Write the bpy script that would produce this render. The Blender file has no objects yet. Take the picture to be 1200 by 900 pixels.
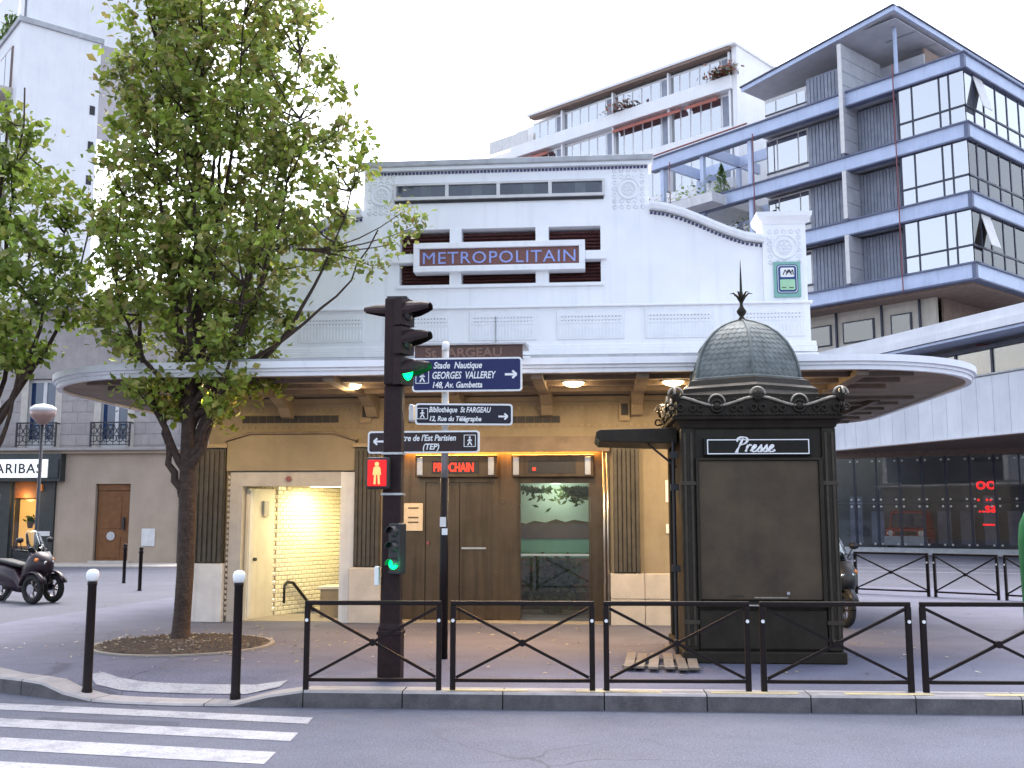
import bpy, bmesh, math, random
from mathutils import Vector, Matrix
R = math.radians
rng = random.Random(7)
scene = bpy.context.scene
COL = scene.collection

# ---------------------------------------------------------------- camera
cam_d = bpy.data.cameras.new('camera')
cam_d.sensor_width = 36.0
cam_d.lens = 36.0
cam_d.clip_end = 2000.0
cam = bpy.data.objects.new('camera', cam_d)
COL.objects.link(cam)
cam.location = (0, 0, 1.75)
cam.rotation_euler = (R(90) + math.atan(153 / 1200), 0, R(5))
scene.camera = cam

# ---------------------------------------------------------------- sky
SUN_EL, SUN_AZ = R(60), R(-8)      # azimuth clockwise from +Y
world = bpy.data.worlds.new('World')
scene.world = world
world.use_nodes = True
wn, wl = world.node_tree.nodes, world.node_tree.links
bg = wn['Background']
sky = wn.new('ShaderNodeTexSky')
sky.sky_type = 'NISHITA'
sky.sun_disc = False
sky.sun_elevation = SUN_EL
sky.sun_rotation = SUN_AZ
sky.air_density = 1.0
sky.dust_density = 4.0
sky.ozone_density = 1.0
hs = wn.new('ShaderNodeHueSaturation')
hs.inputs['Saturation'].default_value = 0.6
wl.new(sky.outputs[0], hs.inputs['Color'])
wl.new(hs.outputs[0], bg.inputs['Color'])
bg.inputs['Strength'].default_value = 0.15

# ---------------------------------------------------------------- sun (thin overcast: very soft)
sd = bpy.data.lights.new('sun', 'SUN')
sd.energy = 0.6
sd.angle = R(50)
sd.color = (1.0, 0.95, 0.9)
sun = bpy.data.objects.new('sun', sd)
COL.objects.link(sun)
sun.location = (-10, -30, 40)
dirv = Vector((math.sin(SUN_AZ) * math.cos(SUN_EL), math.cos(SUN_AZ) * math.cos(SUN_EL), math.sin(SUN_EL)))
sun.rotation_euler = dirv.to_track_quat('Z', 'Y').to_euler()

scene.view_settings.view_transform = 'Standard'
scene.view_settings.look = 'None'
scene.view_settings.gamma = 1.0
scene.view_settings.use_curve_mapping = False
scene.view_settings.exposure = 2.05
scene.render.engine = 'CYCLES'
scene.cycles.use_denoising = True
scene.cycles.max_bounces = 8
scene.cycles.transparent_max_bounces = 12
scene.cycles.sample_clamp_indirect = 6.0

# ================================================================ materials
def nt(name):
    m = bpy.data.materials.new(name)
    m.use_nodes = True
    n = m.node_tree.nodes
    return m, n, m.node_tree.links, n['Principled BSDF']

def P(name, c, c2=None, sc=5.0, rough=.6, bump=0.0, bsc=60.0, metal=0.0, streak=0.0, dirt=None, rnd=0.0, spec=.5, coat=0.0, speck=0.0, speckc=None, dist=0.006):
    """mottled procedural surface: c to c2 by noise, vertical dirt streaks, per-piece tint, fine relief"""
    m, n, l, b = nt(name)
    c2 = c2 or tuple(v * .8 for v in c)
    tc = n.new('ShaderNodeTexCoord')
    no = n.new('ShaderNodeTexNoise'); no.inputs['Scale'].default_value = sc; no.inputs['Detail'].default_value = 7; no.inputs['Roughness'].default_value = .62
    l.new(tc.outputs['Object'], no.inputs['Vector'])
    rp = n.new('ShaderNodeMapRange'); rp.inputs[1].default_value = .35; rp.inputs[2].default_value = .68
    l.new(no.outputs[0], rp.inputs[0])
    mx = n.new('ShaderNodeMix'); mx.data_type = 'RGBA'
    mx.inputs[6].default_value = (*c, 1); mx.inputs[7].default_value = (*c2, 1)
    l.new(rp.outputs[0], mx.inputs[0])
    col = mx.outputs[2]
    if streak:
        mp = n.new('ShaderNodeMapping'); mp.inputs['Scale'].default_value = (9, 9, .55)
        l.new(tc.outputs['Object'], mp.inputs['Vector'])
        ns = n.new('ShaderNodeTexNoise'); ns.inputs['Scale'].default_value = 1.0; ns.inputs['Detail'].default_value = 5
        l.new(mp.outputs[0], ns.inputs['Vector'])
        r2 = n.new('ShaderNodeMapRange'); r2.inputs[1].default_value = .52; r2.inputs[2].default_value = .8; r2.inputs[4].default_value = streak
        l.new(ns.outputs[0], r2.inputs[0])
        m2 = n.new('ShaderNodeMix'); m2.data_type = 'RGBA'
        m2.inputs[7].default_value = (*(dirt or tuple(v * .45 for v in c)), 1)
        l.new(r2.outputs[0], m2.inputs[0]); l.new(col, m2.inputs[6]); col = m2.outputs[2]
    if speck:
        vs = n.new('ShaderNodeTexNoise'); vs.inputs['Scale'].default_value = 140; vs.inputs['Detail'].default_value = 3
        l.new(tc.outputs['Object'], vs.inputs['Vector'])
        r3 = n.new('ShaderNodeMapRange'); r3.inputs[1].default_value = .5; r3.inputs[2].default_value = .72; r3.inputs[4].default_value = speck
        l.new(vs.outputs[0], r3.inputs[0])
        m3 = n.new('ShaderNodeMix'); m3.data_type = 'RGBA'
        m3.inputs[7].default_value = (*(speckc or tuple(min(1, v * 1.8) for v in c)), 1)
        l.new(r3.outputs[0], m3.inputs[0]); l.new(col, m3.inputs[6]); col = m3.outputs[2]
    if rnd:
        oi = n.new('ShaderNodeObjectInfo')
        r4 = n.new('ShaderNodeMapRange'); r4.inputs[3].default_value = 1 - rnd; r4.inputs[4].default_value = 1 + rnd
        l.new(oi.outputs['Random'], r4.inputs[0])
        h = n.new('ShaderNodeHueSaturation'); l.new(r4.outputs[0], h.inputs['Value']); l.new(col, h.inputs['Color']); col = h.outputs[0]
    l.new(col, b.inputs['Base Color'])
    rr = n.new('ShaderNodeMapRange'); rr.inputs[3].default_value = max(.03, rough - .1); rr.inputs[4].default_value = min(1, rough + .12)
    l.new(no.outputs[0], rr.inputs[0]); l.new(rr.outputs[0], b.inputs['Roughness'])
    b.inputs['Metallic'].default_value = metal
    b.inputs['Specular IOR Level'].default_value = spec
    if coat:
        b.inputs['Coat Weight'].default_value = coat; b.inputs['Coat Roughness'].default_value = .08
    if bump:
        nb = n.new('ShaderNodeTexNoise'); nb.inputs['Scale'].default_value = bsc; nb.inputs['Detail'].default_value = 4
        l.new(tc.outputs['Object'], nb.inputs['Vector'])
        bp = n.new('ShaderNodeBump'); bp.inputs['Strength'].default_value = bump; bp.inputs['Distance'].default_value = dist
        l.new(nb.outputs[0], bp.inputs['Height']); l.new(bp.outputs[0], b.inputs['Normal'])
    return m

def GRD(name, c, c2, stain, speckc, bump=.5):
    """asphalt: fine aggregate, medium mottling, wide worn or stained areas, hairline cracks"""
    m, n, l, b = nt(name)
    tc = n.new('ShaderNodeTexCoord')
    def noise(s, d, lo, hi, amp):
        t = n.new('ShaderNodeTexNoise'); t.inputs['Scale'].default_value = s; t.inputs['Detail'].default_value = d; t.inputs['Roughness'].default_value = .65
        l.new(tc.outputs['Object'], t.inputs['Vector'])
        r = n.new('ShaderNodeMapRange'); r.inputs[1].default_value = lo; r.inputs[2].default_value = hi; r.inputs[4].default_value = amp
        l.new(t.outputs[0], r.inputs[0]); return t, r.outputs[0]
    def mix(f, a, cc):
        x = n.new('ShaderNodeMix'); x.data_type = 'RGBA'; x.inputs[7].default_value = (*cc, 1)
        l.new(f, x.inputs[0])
        if isinstance(a, tuple): x.inputs[6].default_value = (*a, 1)
        else: l.new(a, x.inputs[6])
        return x.outputs[2]
    col = mix(noise(1.1, 8, .38, .64, 1)[1], c, c2)
    col = mix(noise(.28, 5, .48, .7, .75)[1], col, stain)
    col = mix(noise(6, 6, .58, .72, .5)[1], col, tuple(v*.62 for v in c))
    fn_, f = noise(62, 3, .5, .68, .75); col = mix(f, col, speckc)
    col = mix(noise(44, 3, .54, .68, .7)[1], col, tuple(v*.45 for v in c))
    v = n.new('ShaderNodeTexVoronoi'); v.feature = 'DISTANCE_TO_EDGE'; v.inputs['Scale'].default_value = .55
    w = n.new('ShaderNodeTexNoise'); w.inputs['Scale'].default_value = 1.3; w.inputs['Detail'].default_value = 6
    l.new(tc.outputs['Object'], w.inputs['Vector'])
    va = n.new('ShaderNodeVectorMath'); va.operation = 'MULTIPLY_ADD'; va.inputs[1].default_value = (.9,.9,0); l.new(w.outputs['Color'], va.inputs[0]); l.new(tc.outputs['Object'], va.inputs[2])
    l.new(va.outputs[0], v.inputs['Vector'])
    r = n.new('ShaderNodeMapRange'); r.inputs[1].default_value = .004; r.inputs[2].default_value = .012; r.inputs[3].default_value = .55; r.inputs[4].default_value = 0
    l.new(v.outputs['Distance'], r.inputs[0])
    gate = noise(.22, 2, .5, .6, 1)[1]
    mu = n.new('ShaderNodeMath'); mu.operation = 'MULTIPLY'; l.new(r.outputs[0], mu.inputs[0]); l.new(gate, mu.inputs[1])
    col = mix(mu.outputs[0], col, tuple(x*.35 for x in c))
    l.new(col, b.inputs['Base Color']); b.inputs['Roughness'].default_value = .85; b.inputs['Specular IOR Level'].default_value = .35
    bp = n.new('ShaderNodeBump'); bp.inputs['Strength'].default_value = bump; bp.inputs['Distance'].default_value = .006
    l.new(fn_.outputs[0], bp.inputs['Height']); l.new(bp.outputs[0], b.inputs['Normal'])
    return m

def WORN(name, c, under):
    """road paint worn through to the asphalt in patches and specks"""
    m, n, l, b = nt(name)
    tc = n.new('ShaderNodeTexCoord'); prev = None; fs = []
    for s, lo, hi, amp in ((3.2,.5,.7,.8),(38,.5,.64,.75),(.9,.45,.7,.35)):
        t = n.new('ShaderNodeTexNoise'); t.inputs['Scale'].default_value = s; t.inputs['Detail'].default_value = 9; t.inputs['Roughness'].default_value = .7
        l.new(tc.outputs['Object'], t.inputs['Vector'])
        r = n.new('ShaderNodeMapRange'); r.inputs[1].default_value = lo; r.inputs[2].default_value = hi; r.inputs[4].default_value = amp
        l.new(t.outputs[0], r.inputs[0]); fs.append(r.outputs[0])
    col = None
    for f in fs:
        x = n.new('ShaderNodeMix'); x.data_type = 'RGBA'; x.inputs[7].default_value = (*under, 1); l.new(f, x.inputs[0])
        if col is None: x.inputs[6].default_value = (*c, 1)
        else: l.new(col, x.inputs[6])
        col = x.outputs[2]
    l.new(col, b.inputs['Base Color']); b.inputs['Roughness'].default_value = .8
    return m

def EM(name, c, s):
    m, n, l, b = nt(name)
    b.inputs['Base Color'].default_value = (*c, 1)
    b.inputs['Emission Color'].default_value = (*c, 1)
    b.inputs['Emission Strength'].default_value = s
    return m

def GL(name, tint, refl, see=.9, rough=.02, body=(.03, .035, .04)):
    """thin pane: see-through tint mixed with a mirror layer that grows at grazing angles"""
    m, n, l, b = nt(name)
    n.remove(b)
    out = n['Material Output']
    tr = n.new('ShaderNodeBsdfTransparent'); tr.inputs[0].default_value = (*tint, 1)
    df = n.new('ShaderNodeBsdfDiffuse'); df.inputs[0].default_value = (*body, 1)
    m1 = n.new('ShaderNodeMixShader'); m1.inputs[0].default_value = see
    l.new(df.outputs[0], m1.inputs[1]); l.new(tr.outputs[0], m1.inputs[2])
    gl = n.new('ShaderNodeBsdfGlossy'); gl.inputs['Roughness'].default_value = rough
    fr = n.new('ShaderNodeLayerWeight'); fr.inputs[0].default_value = .25
    mr = n.new('ShaderNodeMapRange'); mr.inputs[3].default_value = refl; mr.inputs[4].default_value = 1
    l.new(fr.outputs['Fresnel'], mr.inputs[0])
    m2 = n.new('ShaderNodeMixShader')
    l.new(mr.outputs[0], m2.inputs[0]); l.new(m1.outputs[0], m2.inputs[1]); l.new(gl.outputs[0], m2.inputs[2])
    l.new(m2.outputs[0], out.inputs['Surface'])
    return m

def LEAF(name, cols):
    m, n, l, b = nt(name)
    ge = n.new('ShaderNodeNewGeometry')
    rp = n.new('ShaderNodeValToRGB')
    rp.color_ramp.elements[0].position = 0; rp.color_ramp.elements[0].color = (*cols[0], 1)
    rp.color_ramp.elements[1].position = 1; rp.color_ramp.elements[1].color = (*cols[-1], 1)
    for i, c in enumerate(cols[1:-1]):
        e = rp.color_ramp.elements.new((i + 1) / (len(cols) - 1)); e.color = (*c, 1)
    l.new(ge.outputs['Random Per Island'], rp.inputs[0])
    tc = n.new('ShaderNodeTexCoord')
    no = n.new('ShaderNodeTexNoise'); no.inputs['Scale'].default_value = 1.6; no.inputs['Detail'].default_value = 3
    l.new(tc.outputs['Object'], no.inputs['Vector'])
    mr = n.new('ShaderNodeMapRange'); mr.inputs[1].default_value = .35; mr.inputs[2].default_value = .65; mr.inputs[3].default_value = .6; mr.inputs[4].default_value = 1.35
    l.new(no.outputs[0], mr.inputs[0])
    h = n.new('ShaderNodeHueSaturation'); l.new(mr.outputs[0], h.inputs['Value']); l.new(rp.outputs[0], h.inputs['Color'])
    l.new(h.outputs[0], b.inputs['Base Color'])
    b.inputs['Roughness'].default_value = .5
    tl = n.new('ShaderNodeBsdfTranslucent'); l.new(h.outputs[0], tl.inputs[0])
    mx = n.new('ShaderNodeMixShader'); mx.inputs[0].default_value = .38
    l.new(b.outputs[0], mx.inputs[1]); l.new(tl.outputs[0], mx.inputs[2])
    l.new(mx.outputs[0], n['Material Output'].inputs['Surface'])
    return m

MT = {
 'white': P('white_render', (.84, .845, .87), (.78, .79, .825), 1.6, .7, .15, 40, streak=.3, dirt=(.55, .55, .57)),
 'cladwhite': P('white_cladding', (.58, .6, .65), (.5, .52, .57), .8, .5, streak=.35, dirt=(.36, .37, .4), rnd=.05),
 'whiterelief': P('white_relief', (.8, .81, .84), (.72, .735, .77), 6, .75, .2, 60),
 'zinc': P('zinc_flashing', (.42, .43, .45), (.3, .31, .33), 4, .5, .1, 30),
 'mosaicblue': P('blue_mosaic', (.02, .02, .09), (.05, .05, .16), 30, .35),
 'mosaicbrown': P('brown_mosaic', (.14, .05, .042), (.21, .085, .07), 40, .5, .3, 120),
 'louver': P('brown_louver', (.15, .055, .05), (.09, .033, .032), 12, .55, rnd=.15),
 'cream': P('cream_render', (.27, .222, .152), (.215, .176, .12), 2.2, .8, .3, 90, streak=.35, dirt=(.17, .13, .08), speck=.35, speckc=(.21, .165, .105)),
 'creamtrim': P('cream_trim', (.3, .235, .15), (.24, .185, .12), 5, .75, .2, 70),
 'stone': P('pale_stone', (.5, .45, .4), (.4, .36, .32), 4, .8, .3, 50, speck=.4, speckc=(.3, .27, .25), rnd=.08),
 'whitestone': P('white_stone', (.62, .61, .61), (.5, .49, .5), 3, .75, .2, 40, streak=.3),
 'pilaster': P('grey_glazed_pilaster', (.075, .066, .054), (.045, .04, .033), 7, .5, .15, 50, streak=.5, dirt=(.028, .025, .022), spec=.3),
 'soffit': P('taupe_soffit', (.28, .22, .165), (.2, .16, .12), 2.5, .8, .15, 40, streak=.25),
 'soffitrib': P('brown_rib', (.2, .15, .11), (.14, .105, .077), 5, .75, .1, 40),
 'bronze': P('bronze_steel', (.15, .104, .064), (.085, .06, .038), 1.2, .3, .1, 10, metal=.9, streak=.8, dirt=(.05, .036, .024)),
 'steel': P('brushed_steel', (.55, .52, .48), (.45, .42, .39), 8, .3, metal=.9),
 'darkmetal': P('dark_brown_metal', (.012, .0065, .0065), (.008, .0045, .0045), 18, .5, .1, 80, rnd=.06, spec=.2),
 'polebrown': P('pole_brown', (.027, .0125, .013), (.017, .0085, .009), 12, .55, .1, 60, streak=.25, dirt=(.04, .023, .022), spec=.2),
 'galv': P('galvanised_steel', (.5, .5, .5), (.38, .38, .39), 14, .4, metal=.75),
 'black': P('black_plastic', (.02, .02, .022), (.012, .012, .013), 20, .45),
 'kiosk': P('kiosk_bronze_paint', (.027, .021, .014), (.016, .0125, .0085), 6, .5, .15, 45, streak=.4, dirt=(.03, .025, .017), spec=.22),
 'kioskpanel': P('kiosk_shutter', (.085, .06, .036), (.045, .031, .021), 1.6, .55, .1, 60, streak=.35, dirt=(.08, .065, .043), spec=.25),
 'kioskmid': P('kiosk_bronze_worn', (.05, .038, .025), (.028, .021, .014), 9, .45, .15, 45, spec=.3),
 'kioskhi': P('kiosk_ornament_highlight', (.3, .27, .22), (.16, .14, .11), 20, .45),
 'dome': P('lead_dome', (.17, .19, .185), (.1, .115, .112), 5, .65, .15, 40, spec=.3, streak=.4, dirt=(.05, .055, .052)),
 'asphalt': GRD('asphalt', (.08, .087, .125), (.058, .064, .094), (.108, .114, .15), (.17, .175, .215)),
 'pavement': GRD('pavement_asphalt', (.105, .11, .165), (.075, .079, .12), (.125, .128, .175), (.2, .2, .25), .4),
 'sideroad': GRD('pale_asphalt', (.074, .079, .108), (.06, .064, .088), (.105, .11, .14), (.15, .15, .18), .4),
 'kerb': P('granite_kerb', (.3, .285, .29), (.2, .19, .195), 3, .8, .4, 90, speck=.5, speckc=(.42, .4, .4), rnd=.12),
 'paint': WORN('worn_road_paint', (.34, .345, .375), (.12, .122, .15)),
 'paintyellow': WORN('worn_yellow_paint', (.5, .42, .22), (.26, .25, .25)),
 'soil': P('soil_gravel', (.1, .072, .052), (.055, .04, .032), 9, .95, .9, 70, speck=.6, speckc=(.25, .2, .15), dist=.02),
 'bark': P('bark', (.07, .042, .03), (.032, .02, .015), 11, .9, 1.0, 26, streak=.5, dirt=(.02, .016, .014), dist=.03),
 'signblue': P('sign_blue', (.012, .018, .085), (.016, .022, .1), 9, .45, spec=.3),
 'signblack': P('sign_black', (.012, .011, .022), (.018, .016, .03), 9, .45, spec=.3),
 'signbrown': P('sign_brown', (.035, .02, .02), (.028, .016, .018), 9, .45, spec=.3),
 'signwhite': P('sign_white', (.8, .8, .8), (.72, .72, .72), 20, .45),
 'tile': P('cream_wall_tile', (.8, .76, .6), (.74, .69, .53), 2, .16, rnd=.05, spec=.6),
 'doorwhite': P('painted_steel_door', (.66, .62, .52), (.58, .54, .45), 3, .45, streak=.25),
 'frame': P('grey_frame', (.42, .39, .36), (.34, .31, .29), 4, .5, streak=.3),
 'framew': P('pale_frame', (.62, .61, .6), (.54, .53, .53), 4, .5, streak=.25),
 'concrete': P('step_concrete', (.3, .27, .23), (.24, .21, .18), 4, .85, .3),
 'bluesteel': P('blue_grey_steel', (.46, .53, .7), (.39, .455, .62), 1.3, .42, .05, 20, streak=.25, dirt=(.14, .15, .2)),
 'bluesteeldark': P('dark_blue_steel', (.025, .03, .06), (.018, .022, .045), 3, .45),
 'flange': P('beam_flange_blue', (.11, .13, .21), (.08, .095, .16), 3, .5),
 'paleside': P('pale_fibre_panel', (.46, .465, .5), (.38, .385, .42), 2, .65, rnd=.05, streak=.2),
 'shutter': P('grey_shutter', (.25, .27, .33), (.19, .205, .255), 3, .6, rnd=.12),
 'roofsoffit': P('pale_soffit', (.5, .5, .53), (.42, .42, .45), 2, .7),
 'redpipe': P('red_pipe', (.22, .06, .07), (.16, .05, .055), 6, .5),
 'beige': P('beige_panel', (.52, .48, .42), (.44, .4, .35), 2, .75, streak=.2),
 'mirrorglass': GL('reflective_window', (.35, .37, .43), .5, .55, body=(.2, .21, .26)),
 'mirrorglass2': GL('tinted_window', (.92, .86, .78), .12, .9, body=(.1, .085, .07)),
 'darkglass': GL('dark_glass', (.78, .8, .82), .015, .97),
 'clearglass': GL('clear_glass', (.88, .9, .88), .03, .97),
 'winblue': GL('blue_window', (.12, .2, .4), .08, .35, body=(.035, .07, .17)),
 'interior': P('dark_interior', (.05, .05, .055), (.03, .03, .034), 1, .9),
 'hallgrey': P('hall_grey', (.17, .18, .18), (.11, .115, .12), .6, .9),
 'kerbface': P('dark_kerb_face', (.115, .107, .11), (.06, .056, .06), 5, .85, .4, 90, speck=.4, speckc=(.24, .23, .23), rnd=.12),
 'interiorpale': P('pale_curtain', (.5, .5, .55), (.4, .4, .46), 2, .9, streak=.4),
 'aptwhite': P('apartment_white', (.78, .78, .79), (.72, .72, .74), 1, .75, streak=.15),
 'awnred': P('red_awning', (.38, .12, .09), (.3, .1, .075), 4, .8),
 'awnbrown': P('brown_eave', (.24, .165, .13), (.18, .125, .1), 4, .75),
 'facstone': P('grey_limestone', (.36, .325, .31), (.27, .245, .235), 1.6, .85, .3, 40, streak=.4, dirt=(.17, .16, .155), rnd=.06),
 'facrender': P('warm_render', (.39, .305, .235), (.32, .25, .19), 1.1, .85, .2, 60, streak=.3, dirt=(.27, .22, .185)),
 'wooddoor': P('orange_wood_door', (.17, .062, .012), (.12, .042, .008), 6, .6, streak=.4, dirt=(.17, .06, .012)),
 'shopdark': P('shop_green_black', (.028, .033, .033), (.02, .023, .024), 5, .5),
 'shopglow': EM('lit_shop_interior', (1.0, .5, .13), .26),
 'shopsign': EM('lit_shop_sign', (1.0, 1.0, .97), .12),
 'iron': P('black_iron', (.022, .022, .026), (.016, .016, .02), 10, .5),
 'lampglass': P('lamp_globe_pink', (.27, .165, .135), (.22, .13, .105), 3, .3, coat=.3),
 'planks': P('weathered_wood', (.25, .21, .17), (.17, .14, .115), 7, .9, .4, 60, streak=.4, rnd=.2),
 'greenplastic': P('green_plastic', (.006, .15, .045), (.005, .11, .035), 4, .6, spec=.25),
 'scooter': P('dark_plum_paint', (.022, .009, .017), (.014, .006, .011), 3, .35, spec=.35, coat=.15),
 'vanred': P('van_red', (.5, .05, .04), (.42, .04, .03), 3, .35, coat=.3),
 'scooterwhite': P('white_fairing', (.7, .7, .7), (.62, .62, .62), 3, .3, coat=.4),
 'tyre': P('tyre_rubber', (.018, .018, .018), (.012, .012, .012), 20, .85, .3, 60),
 'rim': P('alloy_rim', (.35, .3, .3), (.28, .24, .24), 10, .35, metal=.8),
 'chrome': P('chrome', (.7, .7, .72), (.62, .62, .64), 10, .15, metal=1.0),
 'seat': P('seat_vinyl', (.02, .018, .018), (.015, .014, .014), 20, .6, .2, 90),
 'orange': P('orange_lens', (.8, .25, .03), (.7, .2, .03), 8, .3),
 'plaque': P('metro_plaque_green', (.2, .42, .36), (.17, .37, .32), 8, .5),
 'plaquelight': P('plaque_pale_green', (.35, .6, .38), (.3, .52, .33), 8, .5),
 'planter': P('terrace_white', (.62, .62, .63), (.52, .52, .54), 3, .8, streak=.35),
 'greenlamp': EM('green_signal_light', (.0, 1.0, .2), .75),
 'redlamp': EM('red_signal_light', (1.0, .006, .005), .1),
 'redman': EM('red_walker_light', (1.0, .3, .1), .42),
 'offlamp': P('unlit_signal_lens', (.05, .045, .045), (.03, .03, .03), 20, .25),
 'ledred': EM('red_led_text', (1.0, .03, .012), .5),
 'neon': EM('red_neon', (1.0, .008, .012), .6),
 'bulb': EM('warm_bulb', (1.0, .8, .42), 5.0),
 'tube': EM('warm_tube', (1.0, .86, .5), 5.0),
 'strip': EM('amber_strip', (1.0, .5, .13), .5),
 'paper': P('notice_paper', (.68, .58, .44), (.6, .5, .37), 9, .7),
 'paperw': P('white_paper', (.72, .7, .66), (.62, .6, .57), 9, .7),
 'refl_sky': P('reflected_sky_band', (.6, .68, .6), (.5, .58, .5), 2, .7),  # sky colour of the reflection painted behind the lift glass
 'refl_green': P('reflected_green_band', (.16, .36, .27), (.12, .3, .22), 2, .5),
 'plainbrown': P('brown_panel', (.12, .08, .05), (.08, .055, .035), 3, .6),
 'leaf': LEAF('street_tree_leaf', [(.08, .11, .018), (.2, .27, .035), (.3, .37, .055), (.13, .175, .026), (.36, .36, .09), (.24, .18, .06), (.25, .34, .045), (.18, .25, .032)]),
 'leaf2': LEAF('bright_street_tree_leaf', [(.08, .125, .018), (.18, .26, .034), (.26, .36, .05), (.12, .175, .026), (.28, .29, .065), (.22, .31, .04)]),
 'hedge': LEAF('terrace_leaf', [(.04, .09, .015), (.1, .2, .03), (.14, .2, .06), (.09, .1, .04)]),
 'cypress': LEAF('bright_conifer', [(.09, .2, .02), (.15, .3, .03), (.11, .24, .025)]),
 'flowers': LEAF('balcony_flowers', [(.2, .06, .05), (.35, .1, .08), (.1, .14, .05), (.15, .08, .05)]),
 'dryleaf': LEAF('fallen_leaf', [(.45, .42, .34), (.3, .22, .1), (.5, .48, .45), (.22, .15, .07)]),
 'refl_leaf': LEAF('reflected_leaf', [(.05, .07, .03), (.1, .14, .05), (.17, .19, .09)]),
}

# ================================================================ mesh helpers
class MB:
    def __init__(s): s.v, s.f = [], []
    def add(s, vs, fs):
        o = len(s.v); s.v += [tuple(v) for v in vs]; s.f += [tuple(i + o for i in f) for f in fs]; return s
    def box(s, x0, x1, y0, y1, z0, z1):
        return s.add([(x0,y0,z0),(x1,y0,z0),(x1,y1,z0),(x0,y1,z0),(x0,y0,z1),(x1,y0,z1),(x1,y1,z1),(x0,y1,z1)],
                     [(0,3,2,1),(4,5,6,7),(0,1,5,4),(1,2,6,5),(2,3,7,6),(3,0,4,7)])
    def prism(s, poly, z0, z1):
        n = len(poly)
        return s.add([(x,y,z0) for x,y in poly] + [(x,y,z1) for x,y in poly],
                     [tuple(range(n-1,-1,-1)), tuple(range(n,2*n))] + [(i,(i+1)%n,n+(i+1)%n,n+i) for i in range(n)])
    def prismy(s, poly, y0, y1):       # poly in (x, z), counter-clockwise seen from -y
        n = len(poly)
        return s.add([(x,y0,z) for x,z in poly] + [(x,y1,z) for x,z in poly],
                     [tuple(range(n)), tuple(range(2*n-1,n-1,-1))] + [((i+1)%n,i,n+i,n+(i+1)%n) for i in range(n)])
    def prismx(s, poly, x0, x1):       # poly in (y, z)
        n = len(poly)
        return s.add([(x0,y,z) for y,z in poly] + [(x1,y,z) for y,z in poly],
                     [tuple(range(n-1,-1,-1)), tuple(range(n,2*n))] + [(i,(i+1)%n,n+(i+1)%n,n+i) for i in range(n)])
    def bar(s, p, q, w, h, up=(0,0,1)):
        p, q, up = Vector(p), Vector(q), Vector(up)
        d = (q - p).normalized()
        if abs(d.dot(up)) > .98: up = Vector((0,1,0))
        a = d.cross(up).normalized() * w / 2; b = a.cross(d).normalized() * h / 2
        vs = [p-a-b, p+a-b, p+a+b, p-a+b, q-a-b, q+a-b, q+a+b, q-a+b]
        return s.add(vs, [(0,1,2,3),(7,6,5,4),(0,4,5,1),(1,5,6,2),(2,6,7,3),(3,7,4,0)])
    def tube(s, pts, rad, n=8, cap=True):
        pts = [Vector(p) for p in pts]
        if not hasattr(rad, '__len__'): rad = [rad] * len(pts)
        rings = []; prev = None
        for i, p in enumerate(pts):
            d = (pts[min(i+1,len(pts)-1)] - pts[max(i-1,0)]).normalized()
            if prev is None:
                u = d.orthogonal().normalized()
            else:
                u = (prev - d * prev.dot(d))
                u = u.normalized() if u.length > 1e-6 else d.orthogonal().normalized()
            prev = u; w = d.cross(u)
            rings.append([p + (u*math.cos(2*math.pi*k/n) + w*math.sin(2*math.pi*k/n))*rad[i] for k in range(n)])
        return s.loft(rings, cap)
    def loft(s, rings, cap=True):
        n = len(rings[0]); vs = [v for r in rings for v in r]; fs = []
        for i in range(len(rings)-1):
            for k in range(n):
                a, b = i*n+k, i*n+(k+1)%n
                fs.append((a,b,b+n,a+n))
        if cap: fs += [tuple(range(n-1,-1,-1)), tuple(range(len(vs)-n,len(vs)))]
        return s.add(vs, fs)
    def lathe(s, prof, n=16, c=(0,0,0), ph=0.0, cap=True):
        return s.loft([[(c[0]+r*math.cos(2*math.pi*k/n+ph), c[1]+r*math.sin(2*math.pi*k/n+ph), c[2]+z) for k in range(n)] for r, z in prof], cap)
    def disc(s, c, nrm, r, t, n=12, r2=None):
        nrm = Vector(nrm).normalized(); c = Vector(c)
        return s.tube([c, c+nrm*t], [r, r2 or r], n)
    def torus(s, c, nrm, Rr, r, n=20, k=6, a0=0, a1=2*math.pi):
        c, nrm = Vector(c), Vector(nrm).normalized()
        u = nrm.orthogonal().normalized()
        if abs(nrm.y) > .9: u = Vector((1,0,0))
        w = nrm.cross(u)
        full = abs(a1-a0-2*math.pi) < 1e-6
        pts = [c + (u*math.cos(a0+(a1-a0)*i/n) + w*math.sin(a0+(a1-a0)*i/n))*Rr for i in range(n+1)]
        return s.tube(pts, r, k, not full)
    def build(s, name, mat, parent=None, smooth=False, bevel=0.0, **kw):
        me = bpy.data.meshes.new(name)
        me.from_pydata(s.v, [], s.f); me.update()
        if smooth: me.polygons.foreach_set('use_smooth', [True]*len(me.polygons))
        return mk(name, me, mat, parent, bevel=bevel, **kw)

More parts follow.
